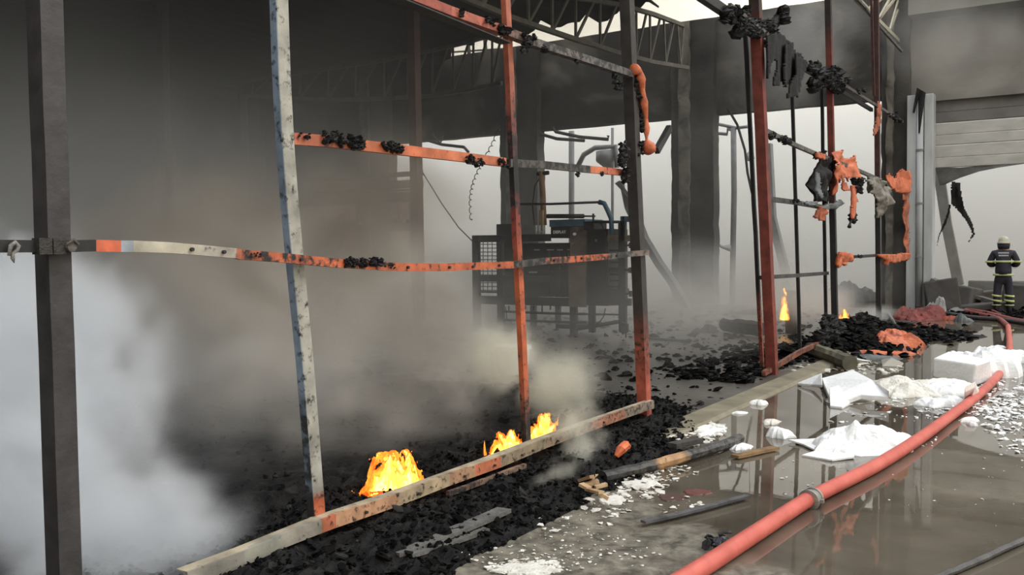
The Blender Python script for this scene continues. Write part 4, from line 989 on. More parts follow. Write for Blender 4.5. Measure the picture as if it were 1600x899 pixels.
# black drapery burnt onto the sloping rail
for k, (lab, P) in enumerate((
    ('wide black charred drape beside the thick dark red post', [(1196, 58), (1212, 50), (1228, 56), (1238, 72), (1238, 92), (1229, 112), (1227, 136), (1222, 116), (1219, 128), (1213, 135), (1206, 133), (1210, 118), (1212, 98), (1207, 92), (1202, 104), (1200, 124), (1197, 118), (1195, 92)]),
    ('middle tongue of black charred drape under the sloping rail', [(1226, 70), (1240, 66), (1250, 86), (1249, 118), (1246, 130), (1243, 112), (1240, 136), (1236, 138), (1234, 120), (1229, 137), (1223, 134), (1222, 108)]),
    ('long pointed black drape hanging over the slim post', [(1240, 84), (1258, 92), (1261, 102), (1254, 126), (1249, 152), (1244, 153), (1240, 150), (1230, 154), (1232, 136), (1240, 116)]))):
    rag('charred_drape', lab, P, M_drape, 3.40 - .03 * k, .055, .02, seed=20 + k, cat='drape', fy=.12)
# rags on the ground
M_bag = mat('dark_red_bag', (.11, .022, .018), (.30, .065, .05), .5, 3, .6, .4)
def gmound(name, label, px, py, w, d, h, m, seed, cat, **k): return mound(name, label, px, py, w, d, h, m, seed, cat=cat, ridge=.9, jag=.35, **k)
gmound('orange_tarp', 'big bright orange crumpled tarp on the burnt pile', 1385, 542, 1.05, .5, .26, M_melt, 101, 'tarp', sharp=.7)
gmound('orange_tarp', 'flat orange tarp edge in front of the big crumpled tarp', 1385, 553, 1.0, .30, .07, M_melt, 102, 'tarp')
gmound('orange_rag', 'orange rag at the foot of the dark red post', 1330, 527, .50, .3, .34, M_melt, 103, 'rag')
gmound('red_bag', 'large dark red slumped bag before the white door jamb', 1436, 500, 1.15, .8, .40, M_bag, 110, 'bag', sharp=.35)
gmound('orange_rag', 'small dull orange rag beside the dark red bag', 1486, 500, .45, .3, .16, mat('dull_orange', (.25, .06, .03), (.42, .11, .06), .6, 4), 105, 'rag')
gmound('grey_rag', 'blue-grey rag beside the small dull orange rag', 1506, 502, .40, .35, .16, M_grag, 106, 'rag')
gmound('pink_rag', 'dull red crumpled rag behind the burnt pile flames', 1340, 512, .35, .3, .42, M_bag, 107, 'rag')
gmound('tarred_sheet', 'black tarred sheet lying in the water beyond the foam', 1478, 527, 1.3, .5, .05, M_char, 108, 'sheet')
gmound('wet_rag', 'grey-green wet rag before the orange tarp', 1360, 561, .9, .3, .08, M_grag, 109, 'rag')

# ------------------------------------------------------------------ the burnt machine in the hall
XM = 14.6
mc = empty('packing_machine', at(860, 522, x=XM), 'burnt-out factory machine with open steel frame and cabinets on the hall floor', 'machine')
mc.location.z = 0
M_mc = mat('burnt_machine_steel', (.008, .0085, .009), (.036, .038, .038), .55, 3, .6, .4)
M_mcd = mat('black_cabinet', (.004, .004, .004), (.016, .015, .014), .6, 3, .6, .3)
M_rust = mat('baked_rust', (.05, .035, .026), (.20, .15, .115), .8, 4, .6, .4)
M_mblue = mat('machine_blue', (.03, .06, .085), (.07, .14, .20), .5, 5, .6, .2)
def fb(g, x0, y0, x1, y1, X=XM, dx=.08, off=0):
    """a box drawn by its pixel rectangle on the plane x=X"""
    cx, cy = (x0 + x1) / 2, (y0 + y1) / 2; ya_, yb_ = at(x0, cy, x=X).y, at(x1, cy, x=X).y; z1, z0 = at(cx, y0, x=X).z, at(cx, y1, x=X).z
    g.box2((X + off, yb_, max(z0, .015)), (X + off + dx, ya_, z1))
def mp(name, rects, m=M_mc, X=XM, dx=.08, off=0, root=None, label=None, bev=.006, n1=False):
    r = root or mc; o = None
    for q in rects:
        g = MB(); fb(g, *q, X=X, dx=dx, off=off); o = part(g, name, m, r, label=label)
        if bev: rounded(o, bev)
    return o
def mt(name, pts, r, m=M_mc, X=XM, root=None, label=None, smooth=True):
    g = MB(); g.tube([at(px, py, x=X) for px, py in pts], r, 8); return part(g, name, m, root or mc, smooth, label=label)
# near frame
mp('upright', [(738, 368, 748, 528), (776, 368, 785, 512), (806, 370, 815, 510)])
mp('upright', [(966, 345, 977, 520)], M_mc)
mp('top_beam', [(738, 367, 858, 378)]); mp('top_beam', [(938, 368, 984, 378)], M_rust)
mp('lower_beam', [(740, 464, 892, 477)]); mp('lower_beam', [(900, 466, 985, 477)])
mp('foot_rail', [(738, 515, 800, 521)], dx=1.1); mp('foot_rail', [(868, 508, 900, 514)], dx=1.0)
mp('mid_beam', [(748, 431, 860, 441)]); 
mp('upright', [(828, 478, 836, 515), (867, 478, 874, 508)], X=XM + .9)
for zz in (487, 500): mt('cross_bar', [(786, zz), (860, zz + 3), (916, zz + 4)], .022)
mt('cross_bar', [(916, 491), (968, 492)], .015)
# wire cage panel on the left
cg = mp('cage_rail', [(748, 455, 778, 458)], dx=.03)
for k in range(13):
    mt('cage_wire', [(748, 382 + k * 6), (777, 382 + k * 6)], .008, X=XM + .04, root=cg)
for k in range(3): mt('cage_wire', [(755 + 7 * k, 378), (755 + 7 * k, 458)], .008, X=XM + .04, root=cg)
for k in range(9): mp('side_rung', [(951, 390 + k * 9.5, 967, 392.5 + k * 9.5)], dx=.03, bev=0, X=XM + .05)
mp('side_shelf', [(951, 420, 968, 427), (951, 452, 968, 462)], dx=.4)
for y in (382, 421, 458): mp('hinge_arm', [(977, y, 987, y + 3)], dx=.05, bev=0); mp('hinge_block', [(982, y - 3, 987, y + 6)], dx=.08)
# cabinets
cb = mp('control_cabinet', [(917, 358, 950, 478)], M_mcd, dx=.8, label='tall black control cabinet'); mp('cabinet_door', [(919, 362, 948, 470)], M_mcd, dx=.02, off=-.02, root=cb)
mt('door_knob', [(931, 374), (931, 378)], .02, M_rust, XM - .05, cb)
mp('machine_body', [(815, 380, 890, 464)], M_mcd, X=XM + .35, dx=.9)
mp('machine_body', [(776, 350, 812, 468)], M_mc, X=XM + .5, dx=.7, label='grey smoke-veiled side body')
hd = mp('head_box', [(856, 343, 912, 354)], M_mblue, dx=.7, off=.05, label='blue-grey top housing'); mp('head_box', [(857, 354, 890, 372)], M_mcd, dx=.7, off=.08)
mp('head_bracket', [(912, 346, 928, 359)], M_mcd, dx=.5)
pn = mp('instrument_panel', [(888, 352, 916, 412)], M_rust, dx=.5, off=.06, label='brown scorched instrument panel')
for px, py, r in ((897, 366, .026), (896, 358, .02), (906, 360, .018), (894, 382, .03)):
    g = MB(); c = at(px, py, x=XM); g.tube([c + Vector((.04, 0, 0)), c + Vector((.0, 0, 0))], r, 12); part(g, 'dial', mat('dial_white', (.7, .7, .66), (.9, .9, .86), .4, 3) if py == 366 else M_rust, pn, label='white round dial' if py == 366 else None)
mp('front_plate', [(889, 415, 916, 480)], M_rust, dx=.06, off=-.02, label='pale baked front plate')
mp('plate_leg', [(890, 480, 900, 526), (919, 478, 928, 520)], M_mc)
for k, (x0, y0, x1, y1) in enumerate(((820, 388, 886, 391), (822, 404, 884, 407), (826, 424, 880, 427), (845, 392, 849, 460), (862, 392, 865, 460), (875, 395, 878, 455), (832, 440, 886, 444), (818, 412, 870, 415))):
    mp('inner_bar', [(x0, y0, x1, y1)], M_mc, dx=.05, off=.2, bev=0)
for q in ((828, 390, 836, 391.5), (848, 390, 858, 391.5), (864, 390, 872, 391.5), (820, 425, 832, 427), (880, 390, 884, 391)): mp('bright_edge', [q], mat('bare_metal', (.5, .5, .5), (.7, .7, .68), .3, 4, metal=.7) if not bpy.data.materials.get('bare_metal') else bpy.data.materials['bare_metal'], dx=.02, off=.15, bev=0)
# nameplate lettering
fc = bpy.data.curves.new('plate_lettering', 'FONT'); fc.body = 'DISPLAY'; fc.extrude = .003; fc.align_x = 'CENTER'; fc.align_y = 'CENTER'
fo = bpy.data.objects.new('plate_lettering', fc); COL.objects.link(fo); c = at(874, 363, x=XM + .07)
w_ = abs(at(863, 363, x=XM).y - at(885, 363, x=XM).y); fc.size = .08; fc.offset = .002
fo.parent = mc; fo.location = c - mc.location; fo.rotation_euler = (math.pi / 2, 0, -math.pi / 2); fo.scale = (w_ / .33, .055 / .058, 1)
fc.materials.append(bpy.data.materials['dial_white'])
dg = bpy.context.evaluated_depsgraph_get(); dg.update(); me_ = bpy.data.meshes.new_from_object(fo.evaluated_get(dg))
fm = bpy.data.objects.new('lettering', me_); COL.objects.link(fm); fm.parent = mc; fm.location = fo.location; fm.rotation_euler = fo.rotation_euler; fm.scale = fo.scale; bpy.data.objects.remove(fo)
# pipes, arms
mt('bent_arm', [(808, 319), (860, 319), (937, 316)], .022, M_mc); mt('bent_arm', [(936, 316), (944, 318), (950, 330), (955, 342), (956, 366)], .045, M_mblue, label='bent blue pipe')
mt('cylinder_rod', [(855, 338), (912, 338)], .04, M_mc); mt('cylinder_rod', [(912, 338), (930, 338)], .015); mt('cylinder_rod', [(927, 334), (927, 350)], .02)
mt('top_bar', [(928, 347), (968, 347)], .025); mt('top_bracket', [(936, 347), (942, 352), (943, 360)], .02)
mp('blue_post', [(969, 338, 976, 368)], M_mblue, label='blue square post'); mp('blue_post', [(972, 338, 985, 347)], M_mblue)
mt('stand_pipe', [(846, 268), (848, 300), (850, 352)], .055, mat('rusty_brown', (.10, .06, .035), (.26, .17, .10), .8, 5), X=XM + .3, label='rust-brown standing pipe')
mt('pipe_cap', [(840, 272), (857, 270)], .04, M_char, X=XM + .3)
mt('sagging_wire', [(835, 352), (832, 320), (836, 290), (846, 274)], .012, M_char, X=XM + .3)
mp('manifold', [(833, 328, 839, 360)], mat('ochre_part', (.10, .07, .03), (.30, .22, .12), .8, 8), dx=.1, off=.2)
for px in (838, 843, 849): mt('valve_stub', [(px, 352), (px, 366)], .02, mat('zinc', (.25, .25, .24), (.45, .45, .43), .5, 9) if px == 838 else bpy.data.materials['zinc'])
for a, b_ in (((898, 515), (966, 503)), ((886, 530), (905, 512))):
    mt('foot_strut', [a, b_], .035)
mt('castor', [(972, 505), (980, 508), (979, 518), (972, 520)], .035, M_mcd); mt('castor_pin', [(978, 518), (978, 528)], .015)
mt('castor', [(893, 518), (899, 516), (902, 524), (897, 530)], .03, M_mcd)
mt('loose_cable', [(946, 482), (943, 495), (938, 502), (930, 508)], .01, M_char); mt('loose_cable', [(790, 480), (792, 498), (800, 505)], .01, M_char)
for k in range(7): mt('hanging_bolt', [(795 + 13 * k, 478), (795 + 13 * k, 486 + 3 * math.sin(k * 2))], .014, M_mc)
# white tub behind the slim post
tb = empty('white_tub', at(802, 582, z=0), 'white plastic tub on the floor behind the slim post', 'tub')
c = at(801, 585, z=0); g = MB(); g.tube([c, c + Vector((0, 0, .06)), c + Vector((0, 0, .33)), c + Vector((0, 0, .36))], [.17, .19, .225, .235], 22); part(g, 'tub_body', M_foam, tb, True)
g = MB(); g.tube([c + Vector((0, 0, .33)), c + Vector((0, 0, .37))], [.25, .245], 22); part(g, 'tub_rim', M_foam, tb)

# ------------------------------------------------------------------ things deeper in the haze
M_far = mat('far_steel', (.035, .034, .033), (.09, .088, .08), .8, 3, .6, .2)
XR = 21.0
rk = empty('storage_rack', at(450, 420, x=XR), 'long burnt storage rack veiled in smoke behind the pale bent post', 'rack'); rk.location.z = 0
def rp(name, rects, X=XR, dx=.15, m=None):
    for q in rects: g = MB(); fb(g, *q, X=X, dx=dx); part(g, name, m or M_far, rk)
rp('upright', [(346, 320, 353, 478), (380, 322, 386, 480), (437, 320, 443, 481), (529, 335, 536, 484), (640, 300, 645, 488)])
rp('shelf_beam', [(350, 353, 380, 361), (380, 350, 560, 362), (560, 350, 645, 362)]); rp('shelf_beam', [(340, 278, 645, 283), (350, 290, 645, 300), (350, 308, 640, 320)], dx=.5)
rp('shelf_lip', [(345, 303, 645, 305)], dx=.3)
rp('charred_box', [(475, 340, 483, 351), (498, 340, 506, 351), (515, 339, 530, 351), (608, 343, 618, 351), (634, 343, 640, 351), (425, 342, 434, 351), (392, 322, 415, 350)], dx=.3, m=M_char)
g = MB(); fb(g, 352, 306, 650, 473, X=27.2, dx=.06); tag(g.build('backdrop', mat('warm_light_salmon', (.50, .24, .15), (.75, .42, .30), .8, .6, .6, .1)), 'salmon-orange hoarding added for the warm glow in the openings behind the rack', 'backdrop')  # added backdrop; its salmon colour stands in for warm light in openings
# tall inner posts
def ipost(x0, y0, x1, y1, X, w, m, label, z1=None):
    a, b_ = at(x0, y0, x=X), at(x1, y1, x=X); t0 = (z1 - b_.z) / (a.z - b_.z) if z1 else 1; t1 = (0 - b_.z) / (a.z - b_.z)
    g = MB(); g.beam([b_.lerp(a, t0), b_.lerp(a, t1)], w, w, X3); return tag(g.build('steel_post', m), label, 'post')
M_brn = mat('brown_steel', (.05, .028, .022), (.13, .07, .055), .7, 3, .6, .3)
ipost(645, 0, 653, 400, 13.6, .17, M_brn, 'red-brown steel post standing in the hall left of centre', 7.6)
ipost(255, 60, 262, 380, 12.0, .16, M_soot_steel, 'faint grey post deep in the smoke at left', 7)
# bits in the lit openings beyond the end wall
def far(name, label, cat, pts, r, X=27.5, m=None, group=None):
    g = MB(); g.tube([at(px, py, x=X) for px, py in pts], r, 8); return tag(g.build(name, m or M_far, smooth=True), label, cat, group)
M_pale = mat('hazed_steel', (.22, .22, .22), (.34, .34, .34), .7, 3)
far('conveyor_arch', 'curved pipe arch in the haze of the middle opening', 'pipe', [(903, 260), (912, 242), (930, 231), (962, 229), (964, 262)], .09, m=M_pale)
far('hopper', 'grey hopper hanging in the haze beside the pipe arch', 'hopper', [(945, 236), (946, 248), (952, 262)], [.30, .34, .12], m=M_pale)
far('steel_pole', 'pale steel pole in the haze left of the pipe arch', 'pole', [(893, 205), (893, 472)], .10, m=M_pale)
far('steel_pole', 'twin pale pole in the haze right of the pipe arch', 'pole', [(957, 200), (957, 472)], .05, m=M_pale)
far('overhead_pipe', 'thin dark pipe crossing the top of the middle opening', 'pipe', [(841, 204), (846, 210), (870, 217), (913, 220)], .05, X=24.955)
far('overhead_pipe', 'second dark pipe above the pipe arch', 'pipe', [(864, 200), (868, 206), (905, 214), (950, 218), (950, 212)], .05, X=24.955)
far('overhead_pipe', 'bent dark pipe hanging at the top of the left opening', 'pipe', [(658, 213), (663, 218), (690, 226), (725, 230), (732, 238)], .05, X=24.955)
far('overhead_pipe', 'short dark pipe by the top of the left opening', 'pipe', [(676, 208), (678, 214), (688, 224), (692, 212)], .04, X=24.96)
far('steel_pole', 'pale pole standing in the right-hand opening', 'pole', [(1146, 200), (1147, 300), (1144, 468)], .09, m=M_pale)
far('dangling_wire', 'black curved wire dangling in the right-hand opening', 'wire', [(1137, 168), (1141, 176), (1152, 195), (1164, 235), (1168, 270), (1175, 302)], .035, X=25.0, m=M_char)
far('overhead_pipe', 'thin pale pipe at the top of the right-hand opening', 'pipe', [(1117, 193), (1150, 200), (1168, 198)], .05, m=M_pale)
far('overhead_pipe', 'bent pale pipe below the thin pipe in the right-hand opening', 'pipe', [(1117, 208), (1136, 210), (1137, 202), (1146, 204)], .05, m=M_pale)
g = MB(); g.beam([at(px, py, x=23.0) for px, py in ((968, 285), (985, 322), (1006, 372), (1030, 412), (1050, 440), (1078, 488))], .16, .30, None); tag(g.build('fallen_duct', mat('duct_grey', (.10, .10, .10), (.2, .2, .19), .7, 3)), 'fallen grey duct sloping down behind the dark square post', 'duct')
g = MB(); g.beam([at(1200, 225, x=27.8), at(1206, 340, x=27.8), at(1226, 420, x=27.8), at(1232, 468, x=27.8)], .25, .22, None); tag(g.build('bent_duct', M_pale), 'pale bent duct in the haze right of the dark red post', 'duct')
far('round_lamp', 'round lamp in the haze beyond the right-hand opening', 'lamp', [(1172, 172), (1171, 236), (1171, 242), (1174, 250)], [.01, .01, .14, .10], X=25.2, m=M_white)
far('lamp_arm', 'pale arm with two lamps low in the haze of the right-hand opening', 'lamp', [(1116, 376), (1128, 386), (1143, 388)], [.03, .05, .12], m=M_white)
# spiral air hose and slack wire
P = smooth_path([at(px, py, x=20) for px, py in ((792, 128), (790, 165), (780, 200), (768, 228), (752, 258), (740, 285), (735, 312), (736, 345))], 22); Q = []
for i, p in enumerate(P):
    a = i * .95; Q.append(p + R0 * .035 * math.cos(a) + Vector((0, 0, .035 * math.sin(a))))
g = MB(); g.tube(Q, .012, 5); tag(g.build('coiled_air_hose', M_char, smooth=True), 'coiled black air hose hanging from above the machine', 'hose')
g = MB(); g.tube([at(652, 256, x=13.6), at(690, 318, x=14), at(716, 355, x=14.4), at(740, 379, x=14.64)], .011, 5); tag(g.build('slack_wire', M_char), 'slack wire running down from the red-brown post toward the machine', 'wire')
# smoking stump with its flame, and rubbish in the right bay
sm_c = at(1238, 522, z=0)
g = MB(); g.tube([sm_c, sm_c + Vector((0, 0, .3)), sm_c + Vector((.02, 0, .62)), sm_c + Vector((.0, 0, .78))], [.13, .125, .12, .12], 16, rag=.06); tag(g.build('charred_drum', mat('charred_bark', (.02, .02, .019), (.10, .095, .088), .8, 9, .6, .8, stretch=(2, 2, .4)), smooth=True), 'upright charred stump burning on its left side behind the slim posts', 'stump')
bpy.data.objects['charred_drum'].name = 'charred_stump'
for nm, lb, px, py, w, d, h, s in (('debris_heap', 'dark low heap at the foot of the concrete column', 1075, 470, 1.6, .9, .25, 201), ('debris_heap', 'dark lump left of the sooty log', 1103, 520, .55, .5, .14, 202), ('debris_heap', 'small dark lump beside the slim post foot', 1172, 492, .7, .5, .14, 203),
      ('debris_heap', 'grey heap in the haze beyond the burning pile', 1330, 470, 1.8, 1, .6, 204), ('debris_heap', 'low dark lump deep in the right-hand opening', 1185, 438, 1.8, 1, .4, 205), ('debris_heap', 'second low dark lump deep in the haze of the right-hand opening', 1135, 442, 1.2, 1, .25, 206)):
    gmound(nm, lb, px, py, w, d, h, M_char, s, 'debris')
# ------------------------------------------------------------------ rubble in the roller door
M_blk = mat('sooty_block', (.03, .028, .027), (.12, .11, .10), .85, 2, .6, .5)
XK = 27.0
def rub(label, px, py, w, d, h, rot, m=None, seed=0, cat='rubble', name='rubble_block'):
    c = at(px, py, z=0); random.seed(seed); g = MB(); n = 5; V = []; FF = []
    g.box((c.x, c.y, h / 2 - .01), (d, w, h), (U(-.12, .12), U(-.12, .12), rot), None, .05)
    o = g.build(name, m or M_blk); rounded(o, .04, 2); return tag(o, label, cat, )
rub('tall dark rubble block right of the door jamb', 1471, 487, .75, .6, .78, .2, seed=1)
rub('humped dark rubble block before the leaning beam', 1496, 484, .9, .7, .62, -.3, seed=2)
rub('tilted slab of rubble between the humped block and the firefighter', 1525, 482, 1.0, .6, .42, .35, mat('brown_block', (.06, .05, .042), (.17, .15, .125), .85, 2, .6, .5), 3)
rub('low dark rubble slab behind the hoses', 1532, 487, 1.2, .5, .22, .1, seed=4)
rub('long grey masonry remnant behind the firefighter', 1570, 474, 1.8, .35, .62, 0.02, mat('grey_block', (.10, .098, .092), (.20, .19, .18), .85, 2, .6, .3), 5, 'masonry', 'masonry_remnant')
rub('dark rubble block at the right edge beyond the firefighter', 1598, 483, .8, .6, .58, -.1, seed=6)
gmound('white_sack', 'dirty white sack between the jamb and the rubble', 1462, 492, .42, .4, .55, mat('dirty_sack', (.30, .29, .28), (.5, .49, .48), .8, 4), 301, 'sack', sharp=.3)
gmound('grey_sack', 'grey sack lying before the humped block', 1500, 490, .8, .5, .16, mat('grey_sack', (.14, .14, .135), (.3, .29, .28), .8, 4), 302, 'sack')
for k, (a, b_, lab) in enumerate((((1456, 437), (1480, 447), 'charred plank lying on the tall rubble block'), ((1520, 462), (1560, 474), 'pale plank sloping over the rubble toward the firefighter'), ((1556, 478), (1596, 484), 'dark plank on the ground behind the boots of the firefighter'))):
    g = MB(); xx = (at(1471, 487, z=0).x, at(1532, 485, z=0).x, at(1575, 480, z=0).x)[k]; g.beam([at(*a, x=xx), at(*b_, x=xx)], .08, .5); tag(g.build('plank', M_ashplank), lab, 'plank')
random.seed(99)
g = MB()
for _ in range(500):
    p = at(U(1440, 1600), U(481, 500), z=0); s = U(.03, .12); g.chunk((p.x, p.y, s * .25), (s, s * U(.5, 1), s * .45), random.choice(cols))
tag(g.build('rubble_crumbs', M_cind), 'dark crumbs of rubble over the ground of the doorway', 'rubble', kind='stuff')
g = MB()
for _ in range(260):
    p = at(1470 + random.gauss(0, 30), 526 + random.gauss(0, 5), z=0); s = U(.03, .10); g.chunk((p.x, p.y, s * .1), (s, s * U(.5, 1), s * .3), random.choice(cols))
tag(g.build('rubble_crumbs', M_cind), 'black scraps standing in the puddle beyond the foam', 'rubble', kind='stuff')
g = MB(); g.beam([at(1466, 262, x=28.2), at(1479, 350, x=28.2), at(1498, 446, x=28.2)], .2, .26, None); tag(g.build('leaning_beam', mat('leaning_grey', (.20, .195, .185), (.32, .31, .29), .8, 3)), 'grey beam leaning in the haze of the door opening', 'beam')
rag('torn_cloth', 'black torn cloth tapering to a tail in the door opening', [(1487, 284), (1500, 286), (1502, 305), (1508, 328), (1519, 350), (1523, 366), (1516, 376), (1513, 380), (1520, 366), (1512, 348), (1500, 332), (1490, 322), (1486, 318)], M_drape, X=25.0, crumple=.1, seed=41, cat='cloth')
rag('torn_thread', 'thin torn thread hanging left of the torn cloth', [(1486, 320), (1483, 334), (1478, 350), (1468, 368), (1464, 386), (1466, 370), (1474, 350), (1480, 334), (1483, 320)], M_drape, X=25.05, crumple=.05, step=1.0, seed=42, cat='cloth')

# ------------------------------------------------------------------ the firefighter
def skinned(name, V, E, R, root_i, m, parent, sub=2, label=None, xf=None):
    me = bpy.data.meshes.new(name); me.from_pydata([xf(Vector(v)) for v in V], E, [])
    o = bpy.data.objects.new(name, me); COL.objects.link(o)
    bm = bmesh.new(); bm.from_mesh(me); sk = bm.verts.layers.skin.verify(); bm.verts.ensure_lookup_table()
    for i, v in enumerate(bm.verts):
        r = R[i]; v[sk].radius = r if isinstance(r, tuple) else (r, r); v[sk].use_root = (i == root_i)
    bm.to_mesh(me); bm.free()
    s = o.modifiers.new('s', 'SKIN'); s.use_smooth_shade = True
    u = o.modifiers.new('u', 'SUBSURF'); u.levels = u.render_levels = sub
    dg = bpy.context.evaluated_depsgraph_get(); dg.update()
    me2 = bpy.data.meshes.new_from_object(o.evaluated_get(dg)); o.modifiers.clear(); o.data = me2
    me2.materials.clear(); me2.materials.append(m); me2.polygons.foreach_set('use_smooth', [True] * len(me2.polygons))
    o.parent = parent; o.matrix_parent_inverse = Matrix.Translation(-parent.location)
    if label: o['label'] = label
    return o
pc = at(1567, 489, z=0)
pf = (Vector((pc.x, pc.y, 0)) - Vector((EYE.x, EYE.y, 0))).normalized(); pr = Vector((pf.y, -pf.x, 0))
per = empty('person', pc, 'firefighter in a dark jacket with yellow-green bands and pale helmet, back turned, in the doorway', 'person')
def X_(v): return pc + pr * v.x + pf * v.y + Vector((0, 0, v.z))
M_skin = mat('skin', (.35, .20, .14), (.42, .25, .18), .6, 8, .5, 0)
M_jack = mat('navy_turnout', (.016, .015, .024), (.038, .036, .050), .8, 8, .5, .4)
M_band = mat('reflective_band', (.42, .48, .16), (.66, .70, .34), .5, 10, .5, 0)
M_boot = mat('black_boot', (.012, .012, .012), (.03, .03, .03), .5, 8)
M_helm = mat('pale_helmet', (.42, .40, .30), (.55, .53, .42), .4, 6, .5, 0)
M_silver = mat('silver_print', (.45, .45, .46), (.58, .58, .58), .6, 20, .5, 0)
V = [(0, 0, .92), (0, 0, 1.10), (0, .01, 1.30), (0, .0, 1.46), (0, .0, 1.54), (0, .02, 1.63), (0, .03, 1.70)]; R = [.07, .08, .11, .07, .055, .085, .07]
E = [(i, i + 1) for i in range(6)]
for s in (-1, 1):
    k = len(V); V += [(s * .11, 0, .86), (s * .13, .0, .50), (s * .135, -.03, .09), (s * .14, .12, .045)]; R += [.09, .06, .045, .035]; E += [(0, k), (k, k + 1), (k + 1, k + 2), (k + 2, k + 3)]
    k = len(V); V += [(s * .18, 0, 1.42), (s * .285, -.02, 1.16), (s * .17, .22, 1.12), (s * .13, .29, 1.12)]; R += [.055, .042, .03, .032]; E += [(3, k), (k, k + 1), (k + 1, k + 2), (k + 2, k + 3)]
    h = k + 3
    for f in range(4):
        k = len(V); V += [(s * (.12 - .015 * f), .33, 1.135 - .018 * f), (s * (.09 - .015 * f), .36, 1.12 - .016 * f), (s * (.06 - .01 * f), .35, 1.10 - .014 * f)]; R += [.010, .009, .008]; E += [(h, k), (k, k + 1), (k + 1, k + 2)]
    k = len(V); V += [(s * .10, .30, 1.16), (s * .07, .32, 1.155)]; R += [.012, .009]; E += [(h, k), (k, k + 1)]
body = skinned('body', V, E, R, 0, M_skin, per, xf=X_)
V = [(0, 0, .84), (0, 0, 1.05), (0, .0, 1.27), (0, 0, 1.41), (0, 0, 1.49)]; R = [(.27, .22), (.235, .18), (.24, .17), (.15, .12), (.08, .08)]; E = [(0, 1), (1, 2), (2, 3), (3, 4)]
for s in (-1, 1):
    k = len(V); V += [(s * .19, 0, 1.385), (s * .25, -.015, 1.28), (s * .295, -.02, 1.15), (s * .235, .12, 1.12), (s * .18, .21, 1.12)]; R += [.095, .085, .078, .066, .058]
    E += [(3, k), (k, k + 1), (k + 1, k + 2), (k + 2, k + 3), (k + 3, k + 4)]
jacket = skinned('jacket', V, E, R, 0, M_jack, per, xf=X_)
V = [(0, 0, .96), (0, 0, .82)]; R = [(.20, .165), (.18, .15)]; E = [(0, 1)]
for s in (-1, 1):
    k = len(V); V += [(s * .105, 0, .74), (s * .125, 0, .48), (s * .135, -.01, .16)]; R += [.105, .09, .085]; E += [(1, k), (k, k + 1), (k + 1, k + 2)]
trousers = skinned('trousers', V, E, R, 0, M_jack, per, xf=X_)
for s in (-1, 1):
    skinned('boot', [(s * .135, -.01, .24), (s * .135, -.02, .06), (s * .145, .10, .045), (s * .15, .17, .04)], [(0, 1), (1, 2), (2, 3)], [.062, .055, .048, .038], 0, M_boot, per, xf=X_)
def ring(root, c, rx, ry, h, m, name, tilt=0, n=28, axis=None):
    g = MB(); V = []
    for k in range(n):
        a = 6.2832 * k / n; x, y = rx * math.cos(a), ry * math.sin(a)
        for dz, e_ in ((-h / 2, 0), (-h / 2, .008), (h / 2, .008), (h / 2, 0)):
            f = 1 + e_ / rx; p = Vector((x * f, y * f, dz + tilt * x))
            if axis is not None: p = axis @ p
            V.append(X_(Vector(c) + p))
    g.add(V, [(4 * k + j, 4 * ((k + 1) % n) + j, 4 * ((k + 1) % n) + (j + 1) % 4, 4 * k + (j + 1) % 4) for k in range(n) for j in range(4)])
    return part(g, name, m, root, True)
ring(jacket, (0, 0, 1.205), .232, .212, .045, M_band, 'reflective_band'); ring(jacket, (0, 0, .895), .212, .178, .045, M_band, 'reflective_band')
for s in (-1, 1):
    ring(jacket, (s * .283, -.02, 1.20), .088, .09, .045, M_band, 'reflective_band')
    ring(jacket, (s * .225, .14, 1.12), .078, .078, .04, M_band, 'reflective_band', axis=Euler((math.pi / 2, 0, 0)).to_matrix())
    for z in (.40, .285): ring(trousers, (s * .13, -.005, z), .099, .10, .045, M_band, 'reflective_band', tilt=-.12)
    ring(trousers, (s * .135, -.01, .185), .09, .09, .02, M_band, 'reflective_band')
# two lines of worn silver print on the back
for z, n, w in ((1.405, 9, .225), (1.345, 9, .205)):
    for k in range(n):
        x = (k - (n - 1) / 2) * w / n; g = MB()
        yb = -.182 + .5 * x * x * 1.2 + (.022 if z > 1.38 else 0.0)
        g.add([X_(Vector((x + a * w / n * .43, yb + b_, z + c_ * .016))) for a in (-1, 1) for b_ in (-.008, .02) for c_ in (-1, 1)], [(0, 1, 3, 2), (4, 6, 7, 5), (0, 4, 5, 1), (2, 3, 7, 6), (0, 2, 6, 4), (1, 5, 7, 3)])
        part(g, 'print_letter', M_silver, jacket)
# helmet with brim and neck guard
g = MB(); V = []; n = 24; prof = [(.152, 1.625), (.158, 1.635), (.132, 1.65), (.128, 1.70), (.112, 1.745), (.075, 1.782), (.02, 1.795)]
for r, z in prof:
    for k in range(n): a = 6.2832 * k / n; V.append(X_(Vector((r * math.cos(a) * .92, .025 + r * math.sin(a) * 1.1, z))))
g.add(V, [(n * i + k, n * i + (k + 1) % n, n * i + n + (k + 1) % n, n * i + n + k) for i in range(len(prof) - 1) for k in range(n)] + [tuple(n * (len(prof) - 1) + k for k in range(n))])
hl = part(g, 'helmet', M_helm, per, True); g = MB(); V = []
for r, z in ((.135, 1.645), (.13, 1.56), (.115, 1.50)):
    for k in range(15): a = math.pi + math.pi * k / 14; V.append(X_(Vector((r * math.cos(a) * .92, .02 + r * math.sin(a), z))))
g.add(V, [(15 * i + k, 15 * i + k + 1, 15 * i + 16 + k, 15 * i + 15 + k) for i in range(2) for k in range(14)])
ng_ = part(g, 'neck_guard', M_jack, hl, True); sm_ = ng_.modifiers.new('t', 'SOLIDIFY'); sm_.thickness = .012
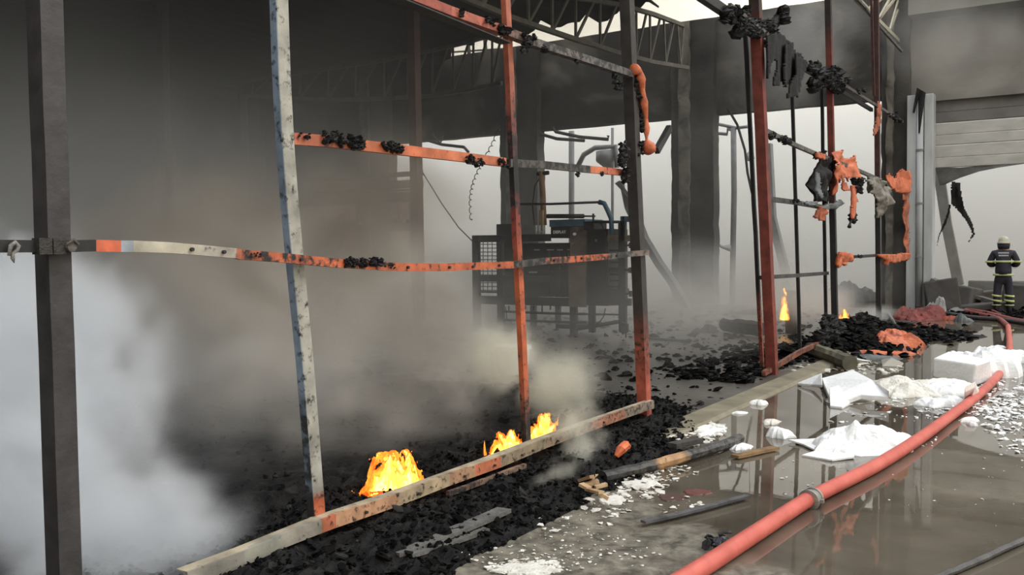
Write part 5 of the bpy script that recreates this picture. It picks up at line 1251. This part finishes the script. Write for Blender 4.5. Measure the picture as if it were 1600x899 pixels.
# simple face on the far side of the head
for s in (-1, 1): g = MB(); g.tube([X_(Vector((s * .032, .105, 1.635))), X_(Vector((s * .032, .112, 1.635)))], .012, 8); part(g, 'eye', M_helm, body)
g = MB(); g.tube([X_(Vector((0, .10, 1.64))), X_(Vector((0, .125, 1.60))), X_(Vector((0, .10, 1.595)))], .012, 8); part(g, 'nose', M_skin, body)

# ------------------------------------------------------------------ flames
EM_core = emit_mat('flame_core', [(.36, (1, .30, .03)), (.50, (1, .50, .05)), (.62, (1, .72, .16))], 5.5, 16)
EM_mid = emit_mat('flame_edge', [(.38, (.9, .10, .01)), (.62, (1, .34, .03))], 2.2, 14)
def shell_mat():
    m = EM_mid; n, l = m.node_tree.nodes, m.node_tree.links
    o = [q for q in n if q.type == 'OUTPUT_MATERIAL'][0]; em = [q for q in n if q.type == 'EMISSION'][0]
    tr = n.new('ShaderNodeBsdfTransparent'); mx = n.new('ShaderNodeMixShader'); mx.inputs[0].default_value = .42
    l.new(tr.outputs[0], mx.inputs[1]); l.new(em.outputs[0], mx.inputs[2]); l.new(mx.outputs[0], o.inputs[0])
shell_mat()
def flame(label, base, W_, H_, seed, res=.008, lean=(0, 0), dep=None, emb=True):
    """two nested skins of a turbulent field: a yellow core inside a thin orange edge"""
    dep = dep or W_; c = base
    root = empty('flame', base, label, 'fire')
    for nm, th, m, gl in (('flame_core', .30, EM_core, 1), ('flame_edge', .06, EM_mid, 1)):
        def fld(X, Y, Z, nz, blob):
            h = (Z - c.z) / H_
            x = (X - c.x - h * lean[0]) / W_; y = (Y - c.y - h * lean[1]) / dep
            r = (x * x + y * y).sqrt()
            sc = 1.25 / max(W_, .05)
            n = nz(sc, 3, .6, 1.1, (seed, seed * .7, seed * 1.3), (1, 1, .42)); n2 = nz(sc * 2.6, 2, .6, .8, (seed * 2, 1, 3), (1, 1, .5))
            return (1.0 - r * (h * .25 + .95) - h * 1.05 + ((n - .5) * 5.4 + (n2 - .5) * 2.4) * (h * .7 + .20)) * (h + .05).step(0, .06) - (h - .86).step(0, .14) * 1.2
        lo = (c.x - W_ * 1.5, c.y - dep * 1.5, c.z - .03); hi = (c.x + W_ * 1.5, c.y + dep * 1.5, c.z + H_ * 1.04)
        g = MB(); g.box2(lo, hi); o = g.build(nm, m)
        md = o.modifiers.new('f', 'NODES'); md.node_group = field_tree(nm, fld, lo, hi, res, iso=th)
        dg = bpy.context.evaluated_depsgraph_get(); dg.update()
        me = bpy.data.meshes.new_from_object(o.evaluated_get(dg)); o.modifiers.clear(); o.data = me
        me.materials.clear(); me.materials.append(m)
        if len(me.polygons): me.polygons.foreach_set('use_smooth', [True] * len(me.polygons))
        o.parent = root; o.matrix_parent_inverse = Matrix.Translation(-root.location)
    return root
b0 = at(617, 770, z=.06)
flame('brightest flames on the ash behind the low rail, between the pale post and slim post', b0, .235, .285, 3.1, .0075, (.03, -.03))
b1 = at(796, 710, z=.08); flame('low flames in the smoke left of the slim post foot', b1, .17, .20, 8.4, .009)
b2 = at(845, 684, z=.08); flame('small flames just right of the slim post foot', b2, .13, .22, 5.5, .008)
b3 = sm_c + Vector((-.16, .10, .0)); b3.z = .28
flame('tall narrow flame licking up the charred stump', b3, .085, .62, 12.7, .011)
b4 = at(1319, 508, z=.25); flame('short bright flame at the foot of the dark red post', b4, .11, .30, 15.2, .012)
flame('tiny flame creeping over the ash right of the brightest flames', at(690, 757, z=.07), .03, .05, 4.2, .004)
